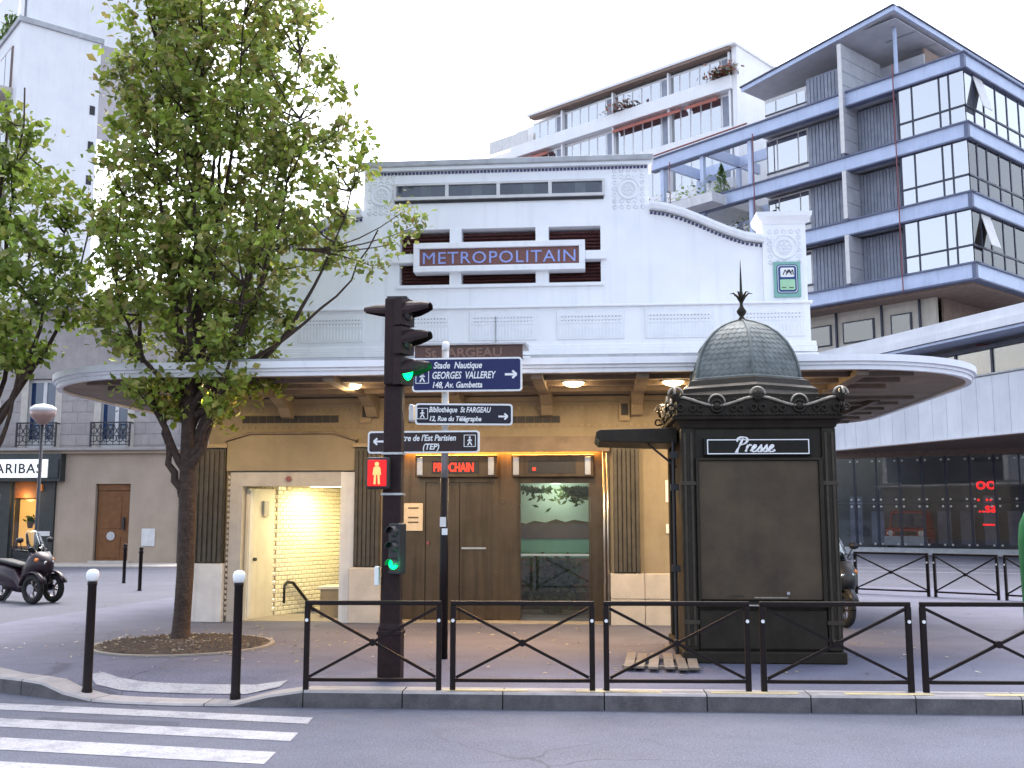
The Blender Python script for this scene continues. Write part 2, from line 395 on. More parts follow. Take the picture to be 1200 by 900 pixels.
ORG = {}
def mk(name, me, mat, parent=None, bevel=0.0, label=None, cat=None, group=None, kind=None, loc=None, rot=None, scale=None):
    if mat is not None and not me.materials:
        me.materials.append(MT[mat] if isinstance(mat, str) else mat)
    o = bpy.data.objects.new(name, me); COL.objects.link(o)
    if parent is not None:
        o.parent = parent
        if parent in ORG_SET: o.location = -Vector(ORG[parent.name])
    if loc is not None: o.location = Vector(loc) + (Vector(o.location) if parent in ORG_SET else Vector((0,0,0)))
    if rot is not None: o.rotation_euler = rot
    if scale is not None: o.scale = scale
    if bevel:
        b = o.modifiers.new('edge', 'BEVEL'); b.width = bevel; b.segments = 2; b.limit_method = 'ANGLE'; b.angle_limit = R(40)
    tag(o, label, cat, group, kind)
    return o
class _S(set): pass
ORG_SET = _S()
def tag(o, label=None, cat=None, group=None, kind=None):
    if label: o['label'] = label
    if cat: o['category'] = cat
    if group: o['group'] = group
    if kind: o['kind'] = kind
    return o
def thing(name, loc, rz=0.0, label=None, cat=None, group=None, worldverts=False):
    """an Empty at the base of a thing; worldverts: its parts are given in world metres"""
    o = bpy.data.objects.new(name, None); COL.objects.link(o)
    o.location = loc; o.rotation_euler = (0, 0, rz); o.empty_display_size = .2
    if worldverts: ORG[o.name] = tuple(loc); ORG_SET.add(o)
    return tag(o, label, cat, group)
def kids(o): return [c for c in bpy.data.objects if c.parent == o]
def copy_tree(o, parent=None):
    c = o.copy(); COL.objects.link(c); c.parent = parent
    for ch in kids(o): copy_tree(ch, c)
    return c
def B(name, mat, parent, x0, x1, y0, y1, z0, z1, bevel=0.0, **kw):
    return MB().box(min(x0,x1), max(x0,x1), min(y0,y1), max(y0,y1), min(z0,z1), max(z0,z1)).build(name, mat, parent, bevel=bevel, **kw)
def text(name, s, size, mat, parent, loc, rot=(R(90),0,0), align='LEFT', shear=0.0, ext=.004, sx=1.0, bold=0.0, space=1.0, **kw):
    cu = bpy.data.curves.new('t', 'FONT'); cu.body = s; cu.size = size; cu.align_x = align; cu.align_y = 'BOTTOM_BASELINE'
    cu.shear = shear; cu.extrude = ext; cu.offset = bold; cu.space_character = space; cu.resolution_u = 3
    o = bpy.data.objects.new('t', cu); COL.objects.link(o)
    bpy.context.view_layer.update()
    me = bpy.data.meshes.new_from_object(o.evaluated_get(bpy.context.evaluated_depsgraph_get()))
    bpy.data.objects.remove(o); bpy.data.curves.remove(cu)
    me.name = name; me.materials.clear()
    return mk(name, me, mat, parent, loc=loc, rot=rot, scale=(sx,1,1), **kw)
def point(name, loc, energy, color, size=.1, parent=None):
    d = bpy.data.lights.new(name, 'POINT'); d.energy = energy; d.color = color; d.shadow_soft_size = size
    o = bpy.data.objects.new(name, d); COL.objects.link(o)
    if parent is not None:
        o.parent = parent; o.location = Vector(loc) - (Vector(ORG[parent.name]) if parent in ORG_SET else Vector((0,0,0)))
    else: o.location = loc
    return o
def bez(p0, p1, p2, n):
    p0, p1, p2 = Vector(p0), Vector(p1), Vector(p2)
    return [p0*(1-t)**2 + p1*2*t*(1-t) + p2*t*t for t in [i/n for i in range(n+1)]]
def lerp(a, b, t): return a + (b-a)*t
def interp(tab, x):
    if x <= tab[0][0]: return tab[0][1]
    for (a, va), (b, vb) in zip(tab, tab[1:]):
        if x <= b: return va + (vb-va)*(x-a)/(b-a)
    return tab[-1][1]

# ================================================================ ground, road, pavement
ROADZ = -.16
MB().box(-300, 300, -200, 400, -.6, -.22).build('ground', 'asphalt', kind='structure')
road = MB().box(-60, 60, -40, 13, -.21, ROADZ).build('road', 'asphalt', kind='structure')
# kerb line (road side), from the side street on the left round the corner and along the main road
KL = [(-9.2,34),(-9.1,24),(-9.2,21),(-9.5,18.5),(-9.75,16.5),(-9.4,14.6),(-8.6,12.9),(-7.5,11.6),(-6.5,10.88),(-5.6,10.5),(-4.9,10.32),(-4.3,10.26),(-3.7,10.28),(-3.0,10.32),(-1.5,10.36),(0,10.41),(2,10.47),(4,10.54),(7,10.64),(12,10.8),(20,11.1),(32,11.5)]
def resample(pl, step):
    out = [Vector((*pl[0],0))]; acc = 0
    for a, b in zip(pl, pl[1:]):
        a, b = Vector((*a,0)), Vector((*b,0)); n = max(1, int((b-a).length/step))
        out += [a.lerp(b,(i+1)/n) for i in range(n)]
    return out
KP = resample(KL, .25)
def ktop(p):     # pavement height along the kerb: dropped at the crossing, flush with the side street
    d = 0.0
    if p.y < 12: d = -.135*max(0, min(1, (1.15-abs(p.x+4.55))/.55 + .45)) if abs(p.x+4.55) < 1.4 else 0
    if p.y > 15 and p.x < -8: d = -.0
    return d
def knorm(i):
    a, b = KP[max(0,i-1)], KP[min(len(KP)-1,i+1)]
    t = (b-a).normalized(); return Vector((-t.y, t.x, 0))
rows = [.30,.5,.8,1.1,1.4]
pv, pf = [], []
for i, p in enumerate(KP):
    nn = knorm(i)
    for r in rows:
        z = ktop(p)*max(0,1-(r-.3)/1.05)
        q = p + nn*(r if p.y < 13.2 else r-.3+.001); pv.append((q.x,q.y,z))
nr = len(rows)
for i in range(len(KP)-1):
    for k in range(nr-1):
        a = i*nr+k; pf.append((a, a+nr, a+nr+1, a+1))
inner = [i*nr+nr-1 for i in range(len(KP))]
e0 = len(pv); pv += [(32,25,0),(9.5,25,0),(6,26.5,0),(2,34,0),(-6,34,0)]
pf.append(tuple(inner + [e0,e0+1,e0+2,e0+3,e0+4]))
pm = MB(); pm.add(pv, pf)
pave = pm.build('pavement', 'pavement', kind='structure')
# kerb stones, one object each
kerb = thing('kerb', (0,10.4,0), worldverts=True); tag(kerb, kind='structure')
acc, start, i = 0.0, 0, 1
while KP[start].y > 13.2: start += 1
i = start+1
while i < len(KP):
    acc += (KP[i]-KP[i-1]).length
    if acc > (1.0 if KP[i].y < 13 else 3.0) or i == len(KP)-1:
        rings = []
        for j in range(start, i+1):
            p, nn, zt = KP[j], knorm(j), ktop(KP[j]) + .004
            t = (KP[min(j+1,len(KP)-1)]-KP[max(j-1,0)]).normalized()
            g = .006 if j == start else (-.006 if j == i else 0)
            p = p + t*g
            rings.append([p+Vector((0,0,-.3)), p+nn*.3+Vector((0,0,-.3)), p+nn*.3+Vector((0,0,zt)), p+nn*.02+Vector((0,0,zt)), p+Vector((0,0,zt-.02))])
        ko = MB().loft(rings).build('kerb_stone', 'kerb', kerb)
        ko.data.materials.append(MT['kerbface'])  # darker tone for the upright kerb faces
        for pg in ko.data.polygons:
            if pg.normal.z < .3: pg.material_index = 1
        start, acc = i, 0.0
    i += 1
# faded yellow dashes on the kerb top
for x0 in (-1.62,-.28,1.05,2.35,3.7):
    y = interp([(a,b) for a,b in KL[12:]], x0)
    MB().add([(x0,y+.06,.0085),(x0+.85,y+.085,.0085),(x0+.85,y+.2,.0085),(x0,y+.175,.0085)], [(0,1,2,3)]).build('kerb_marking', 'paintyellow', kerb)
# crossing stripes
for yr, w, xr in ((9.67,.29,-2.72),(8.97,.33,-2.66),(8.2,.4,-2.62),(7.42,.44,-2.6)):
    pts = [(xr,yr-w/2),(xr-.03,yr+w/2),(-9.5,yr+w/2+.13*(-xr-.0)+.55),(-9.5,yr-w/2+.13*(-xr)+.52)]
    MB().add([(x,y,ROADZ+.004) for x,y in pts], [(0,1,2,3)]).build('crossing_stripe', 'paint', road)
MB().add([(x,y,ROADZ+.003) for x,y in ((-5.3,9.62),(-4.9,9.55),(-4.35,9.56),(-3.9,9.5),(-3.85,9.3),(-4.4,9.26),(-5.0,9.33),(-5.35,9.42))], [tuple(range(7,-1,-1))]).build('asphalt_patch', MT.setdefault('patch', GRD('patched_asphalt', (.06,.066,.098), (.045,.05,.075), (.07,.075,.1), (.12,.125,.155))), road)
# pale tactile strip behind the dropped kerb
tv = []
idx = [k for k,p_ in enumerate(KP) if p_.y < 12 and -6.0 < p_.x < -3.0]
for n_i, k in enumerate(idx):
    nn = knorm(k)
    w0 = .45 if n_i else .6
    for off in (w0,.78):
        q = KP[k]+nn*off; tv.append((q.x,q.y,ktop(KP[k])*max(0,1-(off-.3)/1.05)+.008))
MB().add(tv, [(2*k,2*k+2,2*k+3,2*k+1) for k in range(len(idx)-1)]).build('tactile_strip', 'paint', pave)
# side streets
sr = MB().add([(-60,12.95,-.025),(-8.62,12.95,-.025),(-9.42,14.6,-.02),(-9.77,16.5,-.012),(-9.52,18.5,-.008),(-9.22,21,-.008),(-9.12,24,-.008),(-9.22,34,-.008),(-9.22,80,-.008),(-60,80,-.008)], [tuple(range(10))])
sr.build('side_street', 'sideroad', kind='structure')
MB().box(-40,-9.3,33.6,36.2,-.02,.03).build('far_pavement', 'stone', kind='structure')
rr = MB().add([(2,34.0,-.012),(6,26.5,-.012),(9.5,25.0,-.012),(32,25,-.012),(60,25,-.012),(60,70,-.012),(-9.2,70,-.012),(-9.2,34.0,-.012)], [tuple(range(8))])
avenue = rr.build('avenue', 'sideroad', kind='structure')
for dd in (0,1.1,2.4):
    MB().add([(4,34+dd*2,-.007),(40,27+dd*2,-.007),(40,27.14+dd*2,-.007),(4,34.14+dd*2,-.007)], [(0,1,2,3)]).build('lane_line', 'paint', avenue)

# ================================================================ metro station
ST = thing('metro_station', (-1.6,16.8,0), worldverts=True, label='white art deco metro station with broad canopy and lit entrance', cat='station')
F = 16.8
w = MB()
w.box(-6.62,-6.22,F,F+.4,0,3.62); w.box(-6.22,-4.05,F,F+.4,2.46,3.62); w.box(-4.05,-3.6,F,F+.4,0,3.62)
w.box(-3.6,.13,F,F+.4,2.9,3.62); w.box(.13,3.36,F,F+.4,0,3.62)
w.box(-6.62,-6.25,F+.4,23.5,0,3.62); w.box(3.0,3.36,F+.4,23.5,0,3.62); w.box(-6.25,3.0,23.1,23.5,0,3.62)
wall = w.build('wall', 'cream', ST)
# dentil rows and mouldings on the cream wall
for z in (3.50,3.21):
    d = MB(); x = -6.55
    while x < 3.3:
        d.box(x,x+.045,F-.018,F,z-.03,z+.02); x += .115
    d.build('dentil_row', 'creamtrim', ST, kind='stuff')
B('string_course','creamtrim',ST,-6.64,3.38,F-.06,F-.001,3.60,3.68)
# vents
def vent(x0,x1,z0,z1):
    v = B('vent','interior',ST,x0,x1,F-.012,F-.001,z0,z1)
    n = max(3,int((x1-x0)/.13)); m = MB()
    for i in range(n+1):
        xx = x0+(x1-x0)*i/n; m.box(xx-.006,xx+.006,F-.018,F-.013,z0,z1)
    m.build('vent_bar','plainbrown',v,kind='stuff')
vent(-6.04,-4.39,3.28,3.4); vent(-3.2,-2.5,3.26,3.36); vent(-1.95,-.68,3.25,3.36); vent(1.0,2.4,3.26,3.37)
for x in (-3.92,.38):
    a = B('wall_lantern','creamtrim',ST,x-.09,x+.09,F-.05,F-.001,3.27,3.6)
    MB().box(x-.055,x+.055,F-.056,F-.049,3.36,3.55).build('lantern_slot','interior',a)
# pilasters, ribbed, on stone bases
def pilaster(x0,x1,zt,zb):
    p = B('pilaster','pilaster',ST,x0,x1,F-.10,F-.001,zb,zt)
    m = MB(); n = 6
    for i in range(n):
        xx = lerp(x0,x1,(i+.5)/n); m.box(xx-.026,xx+.026,F-.135,F-.099,zb+.02,zt-.06)
    m.build('pilaster_rib','pilaster',p,kind='stuff')
    B('pilaster_cap','creamtrim',ST,x0-.03,x1+.03,F-.15,F-.001,zt,zt+.06)
pilaster(-6.79,-6.28,2.86,.95); pilaster(-4.07,-3.64,2.86,.9); pilaster(.18,.6,2.86,.82)
B('stone_base','whitestone',ST,-6.82,-6.25,F-.17,F-.001,0,.945,bevel=.012)
B('stone_base','stone',ST,-4.13,-3.6,F-.19,F-.001,0,.895,bevel=.02)
for x0,x1 in ((.12,.66),(.665,1.22),(1.225,2.3),(2.305,3.37)):
    B('stone_base','stone',ST,x0,x1,F-.12,F-.001,0,.41,bevel=.012)
    B('stone_base','stone',ST,x0,x1,F-.12,F-.001,.415,.815,bevel=.012)
# gabled panel and frame over the stair entrance
MB().prismy([(-6.26,2.475),(-4.08,2.475),(-4.08,2.96),(-4.45,3.08),(-5.86,3.08),(-6.26,2.96)],F-.09,F-.001).build('entrance_panel','cream',ST)
MB().prismy([(-6.3,2.965),(-5.87,3.085),(-4.44,3.085),(-4.04,2.965),(-4.04,3.0),(-4.43,3.125),(-5.88,3.125),(-6.3,3.0)],F-.13,F-.001).build('panel_moulding','soffitrib',ST)
B('entrance_lintel','frame',ST,-6.2,-4.27,F-.05,F+.3,2.22,2.459)
MB().disc((-5.2,F-.051,2.34),(0,-1,0),.045,.03,12).build('alarm_button','redpipe',ST)
B('entrance_jamb','frame',ST,-6.2,-5.99,F-.05,F+.3,0,2.219)
B('entrance_jamb','framew',ST,-4.31,-4.08,F-.07,F+.3,0,2.45)
tb = MB()
for i in range(26): tb.box(-6.235,-6.205,F-.06,F-.02,.1+i*.09,.15+i*.09)
tb.build('beaded_edge','stone',ST,kind='stuff')
# stairwell behind the entrance: floor, steps going down, tiled walls, ceiling, lamp
SX0,SX1 = -6.18,-4.1
B('landing','concrete',ST,SX0,-3.62,F+.02,F+1.3,-.1,.012)
for k in range(7): B('stair_step','concrete',ST,-5.75,-4.3,F+1.3+.28*k,F+1.3+.28*(k+1),-.5-.16*k,-.14-.16*k)
B('stairwell_ceiling','doorwhite',ST,-6.24,-3.62,F+.41,F+4.2,2.32,2.4)
B('stair_parapet','creamtrim',ST,-4.84,-4.32,F+.75,F+1.28,.013,.48)
B('parapet_cap','doorwhite',ST,-4.88,-4.30,F+.72,F+1.31,.481,.52)
def tilewall(p, q, z0, z1, tw=.15, th=.075):
    p, q = Vector(p), Vector(q); L = (q-p).length; d = (q-p)/L; nrm = Vector((d.y,-d.x,0))
    back = MB(); a0,b0 = p-nrm*.02, q-nrm*.02
    back.bar((a0.x,a0.y,(z0+z1)/2),(b0.x,b0.y,(z0+z1)/2),.03,z1-z0)
    bo = back.build('stairwell_wall','creamtrim',ST)
    m = MB(); r = 0; z = z0
    while z < z1-.01:
        s = -(tw/2)*(r%2)
        while s < L:
            s0,s1 = max(0,s)+.003, min(L,s+tw)-.003
            if s1-s0 > .02:
                zz0,zz1 = z+.003, min(z1,z+th)-.003; e = .012
                A = lambda ss,zz,o: p+d*ss+nrm*o+Vector((0,0,zz))
                m.add([A(s0,zz0,-.004),A(s1,zz0,-.004),A(s1,zz1,-.004),A(s0,zz1,-.004),A(s0+e,zz0+e,.008),A(s1-e,zz0+e,.008),A(s1-e,zz1-e,.008),A(s0+e,zz1-e,.008)],
                      [(4,5,6,7),(0,1,5,4),(1,2,6,5),(2,3,7,6),(3,0,4,7)])
            s += tw
        z += th; r += 1
    m.build('wall_tiles','tile',bo,kind='stuff')
tilewall((-5.72,F+1.0,0),(-4.72,F+3.2,0),-1.2,2.32)
tilewall((-4.72,F+3.2,0),(-3.7,F+3.2,0),-1.2,2.32)
tilewall((-6.2,F+.6,0),(-5.72,F+1.0,0),0,2.32)
tilewall((-4.1,F+3.2,0),(-4.1,F+.35,0),.0,2.32)
# open steel door leaf against the left jamb
leaf = MB().bar((-5.96,F+.12,1.1),(-5.78,F+.95,1.1),.05,2.18).build('door_leaf','doorwhite',ST)
MB().bar((-5.925,F+.14,1.1),(-5.90,F+.26,1.1),.03,2.1).build('leaf_edge','framew',leaf)
MB().bar((-5.83,F+.55,1.85),(-5.80,F+.72,1.85),.06,.26).build('leaf_plate','frame',leaf)
MB().disc((-5.88,F+.3,1.0),(1,-.3,0),.03,.05,8).build('door_knob','iron',leaf)
MB().tube([(-5.62,F+1.2,.2),(-5.62,F+1.2,.5),(-5.58,F+1.25,.57),(-5.5,F+1.32,.55),(-5.15,F+2.2,-.25)],.028,8).build('handrail','iron',ST,smooth=True)
tf = B('tube_light','tube',ST,-5.2,-4.5,F+1.25,F+1.35,2.24,2.28)
B('light_housing','doorwhite',tf,-5.22,-4.48,F+1.22,F+1.38,2.285,2.315)
ar = bpy.data.lights.new('stairwell_lamp','AREA'); ar.energy = 13; ar.color=(1,.85,.5); ar.shape='RECTANGLE'; ar.size=.7; ar.size_y=.12
ao = bpy.data.objects.new('stairwell_lamp',ar); COL.objects.link(ao); ao.parent=tf; ao.location=(-4.85,F+1.3,2.22)
# lift lobby
LB = F+.45
B('lobby_floor','concrete',ST,-3.6,.13,F+.0,LB,-.05,.012)
B('lobby_side','bronze',ST,-3.62,-3.59,F+.0,LB,.013,2.9)
B('lobby_side','bronze',ST,.10,.128,F+.001,LB,.013,2.9)
B('lobby_soffit','bronze',ST,-3.59,.10,F+.401,LB,2.85,2.9)
B('steel_panel','bronze',ST,-3.59,-2.98,LB,LB+.05,.013,2.85)
B('steel_panel','bronze',ST,-1.82,-1.38,LB,LB+.05,.013,2.85)
B('steel_panel','bronze',ST,-2.98,-1.82,LB,LB+.05,2.29,2.85)
B('steel_panel','bronze',ST,-1.38,.10,LB,LB+.05,2.27,2.85)
B('steel_panel','bronze',ST,-.20,.10,LB,LB+.05,.013,2.27)
B('lift_door','bronze',ST,-2.975,-2.405,LB+.035,LB+.07,.02,2.285)
B('lift_door','bronze',ST,-2.395,-1.825,LB+.045,LB+.08,.02,2.285)
for zz in (1.2,): MB().bar((-2.36,LB+.02,zz-.01),(-1.95,LB+.02,zz-.01),.04,.03).build('push_rail','steel',ST)
MB().box(-3.6,.13,F-.1,F-.002,2.77,3.02).build('lobby_lintel','soffitrib',ST)
B('lintel_strip','strip',ST,-3.4,.02,F+.30,F+.34,2.86,2.875)
for x0,x1,t in ((-3.12,-1.74,'PROCHAIN'),(-1.5,-.13,'')):
    h = B('indicator_box','bronze',ST,x0,x1,LB-.22,LB-.001,2.37,2.74,bevel=.01)
    sx = x0+.28; ex = x0+1.07
    B('display','black',h,sx,ex,LB-.235,LB-.221,2.43,2.64)
    if t: text('display_text',t,.205,'ledred',h,(sx+.03,LB-.239,2.465),sx=.66,bold=.004)
    else: MB().disc((sx+.1,LB-.236,2.5),(0,-1,0),.03,.008,10).build('display_dot','ledred',h)
    for xx in (x0+.03,x1-.15): B('lamp_fin','steel',h,xx,xx+.1,LB-.25,LB-.222,2.4,2.7,bevel=.008)
B('notice','paper',ST,-3.34,-3.02,LB-.03,LB-.001,1.48,1.94)
nb = MB()
for zz in (1.86,1.7,1.62): nb.box(-3.27,-3.09,LB-.034,LB-.0305,zz-.012,zz+.012)
nb.build('notice_print','plainbrown',ST,kind='stuff')
MB().disc((-2.93+.0,LB-.001,1.28),(0,-1,0),.03,.02,10).build('call_button','redpipe',ST)
# glazed lift front; bands and foliage behind stand in for street reflections
gp = B('glass_pane','clearglass',ST,-1.36,-.21,LB+.02,LB+.032,.06,2.26)
for x in (-1.375,-.215): B('pane_frame','bronze',gp,x-.012,x+.012,LB-.012,LB+.05,.013,2.265)
B('pane_rail','steel',gp,-1.36,-.21,LB-.01,LB+.05,1.07,1.10)
B('pane_sill','strip',gp,-1.36,-.21,LB+.034,LB+.05,.28,.30)
gr = MB()
B('reflection_backdrop','refl_sky',ST,-1.5,-.1,LB+1.0,LB+1.03,1.33,2.3)
MB().prismy([(-1.5,1.33),(-.1,1.33),(-.1,1.6),(-.3,1.63),(-.5,1.66),(-.65,1.62),(-.82,1.67),(-1.0,1.61),(-1.2,1.64),(-1.35,1.59),(-1.5,1.62)],LB+.98,LB+.999).build('reflection_backdrop','plainbrown',ST)
B('reflection_backdrop','refl_green',ST,-1.5,-.1,LB+1.0,LB+1.03,1.0,1.33)
B('reflection_backdrop','plainbrown',ST,-1.5,-.1,LB+1.0,LB+1.03,0,1.0)
B('backdrop_floor','concrete',ST,-1.5,-.1,LB+.06,LB+1.0,-.05,.1)
B('backdrop_side','bronze',ST,-1.53,-1.5,LB+.051,LB+1.03,0,2.3)
B('backdrop_side','bronze',ST,-.1,-.07,LB+.051,LB+1.03,0,2.3)
B('backdrop_top','doorwhite',ST,-1.5,-.1,LB+.051,LB+1.03,2.3,2.33)
point('backdrop_fill',(-.8,LB+.5,2.2),3.5,(.85,1,.85),.1,ST)  # added fill light for the backdrop bands; no real lamp here
# white upper front
up = MB()
def curve(mir):
    t = [(.84,6.80),(1.1,6.76),(1.4,6.66),(1.65,6.55),(1.9,6.43),(2.15,6.32),(2.4,6.23),(2.7,6.18)]
    return [(-3.2-x,z) for x,z in t] if mir else t
cr, cl = curve(False), curve(True)
OX0,OX1,OZ0,OZ1 = -3.39,.02,5.6,6.57
prof_r = [(OX1,4.3),(3.36,4.3),(3.36,6.5),(2.7,6.5)] + cr[::-1] + [(.84,7.6),(OX1,7.6)]
prof_l = [(OX0,7.6),(-4.02,7.6)] + cl + [(-5.9,6.5),(-6.56,6.5),(-6.56,4.3),(OX0,4.3)]
up.prismy(prof_r, F, F+.45); up.prismy(prof_l, F, F+.45)
up.box(OX0,OX1,F,F+.45,4.3,OZ0); up.box(OX0,OX1,F,F+.45,OZ1,7.6)
up.box(-6.56,-6.2,F+.45,23.5,4.0,6.0); up.box(3.0,3.36,F+.45,23.5,4.0,6.0); up.box(-6.2,3.0,F+.45,23.5,5.9,6.0)
up.box(-4.02,-3.7,F+.45,F+3,6.0,7.6); up.box(.5,.84,F+.45,F+3,6.0,7.6); up.box(-3.7,.5,F+.45,F+3,7.45,7.6); up.box(-3.7,.5,F+2.7,F+3,6.0,7.45)
up.build('upper_front','white',ST)
# roof cornice and the cornice that follows each curve
B('roof_cornice','zinc',ST,-4.1,.92,F-.12,F+.6,7.66,7.76,bevel=.015)
B('cornice_band','whiterelief',ST,-4.07,.89,F-.08,F+.5,7.601,7.659)
for c in (cr, cl):
    rings = []
    for x, z in c: rings.append([(x,F-.14,z+.02),(x,F+.5,z+.02),(x,F+.5,z+.13),(x,F-.17,z+.13),(x,F-.17,z+.08)])
    if c is cl: rings = rings[::-1]
    MB().loft(rings).build('curved_cornice','white',ST)
dots = MB()
def dotrow(p, q, n):
    for i in range(n):
        x, z = lerp(p[0],q[0],(i+.5)/n), lerp(p[1],q[1],(i+.5)/n)
        dots.box(x-.022,x+.022,F-.014,F,z-.022,z+.022)
dotrow((-4.0,7.565),(.82,7.565),78)
for c in (cr, cl):
    for a, b in zip(c, c[1:]): dotrow((a[0],a[1]-.03),(b[0],b[1]-.03),max(2,int(abs(b[0]-a[0])/.062)))
dotrow((2.76,6.44),(3.32,6.44),9); dotrow((-6.5,6.44),(-5.95,6.44),9)
dots.build('mosaic_dots','mosaicblue',ST,kind='stuff')
for x0,x1 in ((2.68,3.38),(-6.58,-5.88)):
    MB().loft([[(x,y,z) for x,y in ((x0-e,F-.06-e),(x1+e,F-.06-e),(x1+e,F+.5),(x0-e,F+.5))] for e,z in ((0,6.5),(.015,6.54),(.09,6.62),(.1,6.69))]).build('pilaster_capital','white',ST)
    B('end_pilaster','white',ST,x0,x1,F-.05,F-.001,4.45,6.499)
# round floral reliefs
def relief(cx, cz, y, wx, wz, rr):
    m = MB()
    m.torus((cx,y,cz),(0,1,0),rr,.022,20,5); m.torus((cx,y,cz),(0,1,0),rr*.62,.016,16,5)
    for k in range(6):
        a = k*math.pi/3; m.torus((cx+rr*.3*math.cos(a),y,cz+rr*.3*math.sin(a)),(0,1,0),rr*.2,.012,8,4)
    r2 = random.Random(int(cx*100)+5)
    nx, nz = int(wx/.1), int(wz/.1)
    for i in range(nx):
        for j in range(nz):
            x, z = cx-wx/2+(i+.5)*wx/nx, cz-wz/2+(j+.5)*wz/nz
            if math.hypot(x-cx,z-cz) > rr*1.12:
                m.torus((x,y,z),(0,1,0),.034,.013,8,4,r2.uniform(0,6),r2.uniform(9,12))
    m.build('floral_relief','whiterelief',ST,smooth=True,kind='stuff')
relief(.5,7.2,F,.58,.74,.18); relief(-3.72,7.2,F,.5,.74,.18)
relief(3.03,6.12,F-.05,.58,.62,.2); relief(-6.23,6.12,F-.05,.58,.62,.2)
# louvred window block
B('window_back','louver',ST,OX0,OX1,F+.33,F+.36,OZ0,OZ1)
MX = [(-3.39,-2.53),(-2.33,-1.07),(-.85,.02)]
for x0,x1 in ((-2.53,-2.33),(-1.07,-.85)): B('window_pier','white',ST,x0,x1,F-.02,F+.329,OZ0,OZ1)
for x0,x1 in MX:
    z = OZ0+.03
    while z < OZ1-.02:
        MB().add([(x0,F+.18,z),(x1,F+.18,z),(x1,F+.24,z+.05),(x0,F+.24,z+.05),(x0,F+.195,z-.008),(x1,F+.195,z-.008),(x1,F+.255,z+.042),(x0,F+.255,z+.042)],
                 [(0,1,2,3),(7,6,5,4),(0,4,5,1),(3,2,6,7)]).build('louvre_slat','louver',ST)
        z += .062
B('window_sill','white',ST,OX0-.05,OX1+.05,F-.05,F-.001,OZ0-.06,OZ0-.003,bevel=.01)
sg = MB(); x0,x1,z0,z1 = -3.13,-.24,5.80,6.30; t=.1
sg.box(x0,x1,F-.14,F+.16,z0,z0+t); sg.box(x0,x1,F-.14,F+.16,z1-t,z1); sg.box(x0,x0+t,F-.14,F+.16,z0+t,z1-t); sg.box(x1-t,x1,F-.14,F+.16,z0+t,z1-t)
sgn = sg.build('name_sign','white',ST,bevel=.008,label='white framed mosaic name panel')
B('mosaic_panel','mosaicbrown',sgn,x0+t,x1-t,F-.09,F+.1,z0+t,z1-t)
MT['mosaicletter'] = P('pale_blue_mosaic_letter',(.34,.42,.78),(.2,.25,.62),45,.4)
text('name_letters','METROPOLITAIN',.29,'mosaicletter',sgn,((x0+x1)/2,F-.097,z0+.145),align='CENTER',sx=1.09,bold=0,ext=.005,space=1.1)
for a,b in ((-3.52,-3.13),(-.24,.12)): B('sign_arm','white',ST,a,b,F-.08,F+.15,5.98,6.13,bevel=.008)
# strip window under the cornice
fx0,fx1,fz0,fz1 = -3.5,.1,7.08,7.37
sw = MB(); sw.box(fx0,fx1,F-.06,F-.001,fz0,fz0+.05); sw.box(fx0,fx1,F-.06,F-.001,fz1-.035,fz1); sw.box(fx0,fx0+.04,F-.06,F-.001,fz0+.05,fz1-.035); sw.box(fx1-.04,fx1,F-.06,F-.001,fz0+.05,fz1-.035)
swo = sw.build('strip_window','framew',ST)
for i in range(4):
    a = lerp(fx0+.04,fx1-.04,i/4); b = lerp(fx0+.04,fx1-.04,(i+1)/4)
    B('pane','darkglass',swo,a+.03,b-.03,F-.03,F-.022,fz0+.05,fz1-.035)
    B('pane_back','shutter',swo,a,b,F-.015,F-.002,fz0+.05,fz1-.035)
    if i: B('mullion','framew',swo,a-.03,a+.03,F-.062,F-.016,fz0+.05,fz1-.035)
    B('blind','zinc',swo,a+.42,a+.6,F-.021,F-.016,fz0+.05,fz1-.035)
MB().box(fx0+.02,fx1-.02,F-.03,F-.001,fz0-.05,fz0-.012).build('strip_groove','interior',ST)
# balustrade band of relief panels above the canopy
B('band','white',ST,-6.6,3.4,F-.09,F-.001,4.25,5.16)
B('band_moulding','white',ST,-6.64,3.44,F-.14,F-.001,5.161,5.2,bevel=.01)
for z,o in ((4.25,.2),(4.36,.16),(4.45,.13)): B('band_step','white',ST,-6.65-o*.2,3.45+o*.2,F-o,F-.0905,z,z+.085,bevel=.01)
for k in range(7):
    cx = -5.98+1.455*k
    pn = B('relief_panel','whiterelief',ST,cx-.56,cx+.56,F-.108,F-.091,4.62,5.11,bevel=.006)
    m = MB()
    for i in range(19):
        x = cx-.5+i*.0555
        m.box(x-.009,x+.009,F-.118,F-.107,4.66,4.84)
        for j in range(3): m.disc((x+(.028 if j%2 else 0),F-.1075,4.9+j*.06),(0,-1,0),.02,.012,6)
    m.build('relief_bosses','white',pn,kind='stuff')
    h = MB()
    for i in range(18):
        for j in range(2): h.box(cx-.47+i*.0555-.009,cx-.47+i*.0555+.009,F-.1105,F-.1075,4.925+j*.06,4.945+j*.06)
    h.build('relief_holes','zinc',pn,kind='stuff')
MB().tube([(-1.73,F-.12,4.55),(-1.73,F-.12,5.02)],.012,6).build('drain_pipe','zinc',ST)
MB().tube([(-3.45,F-.12,4.55),(-3.45,F-.12,4.98)],.012,6).build('drain_pipe','zinc',ST)
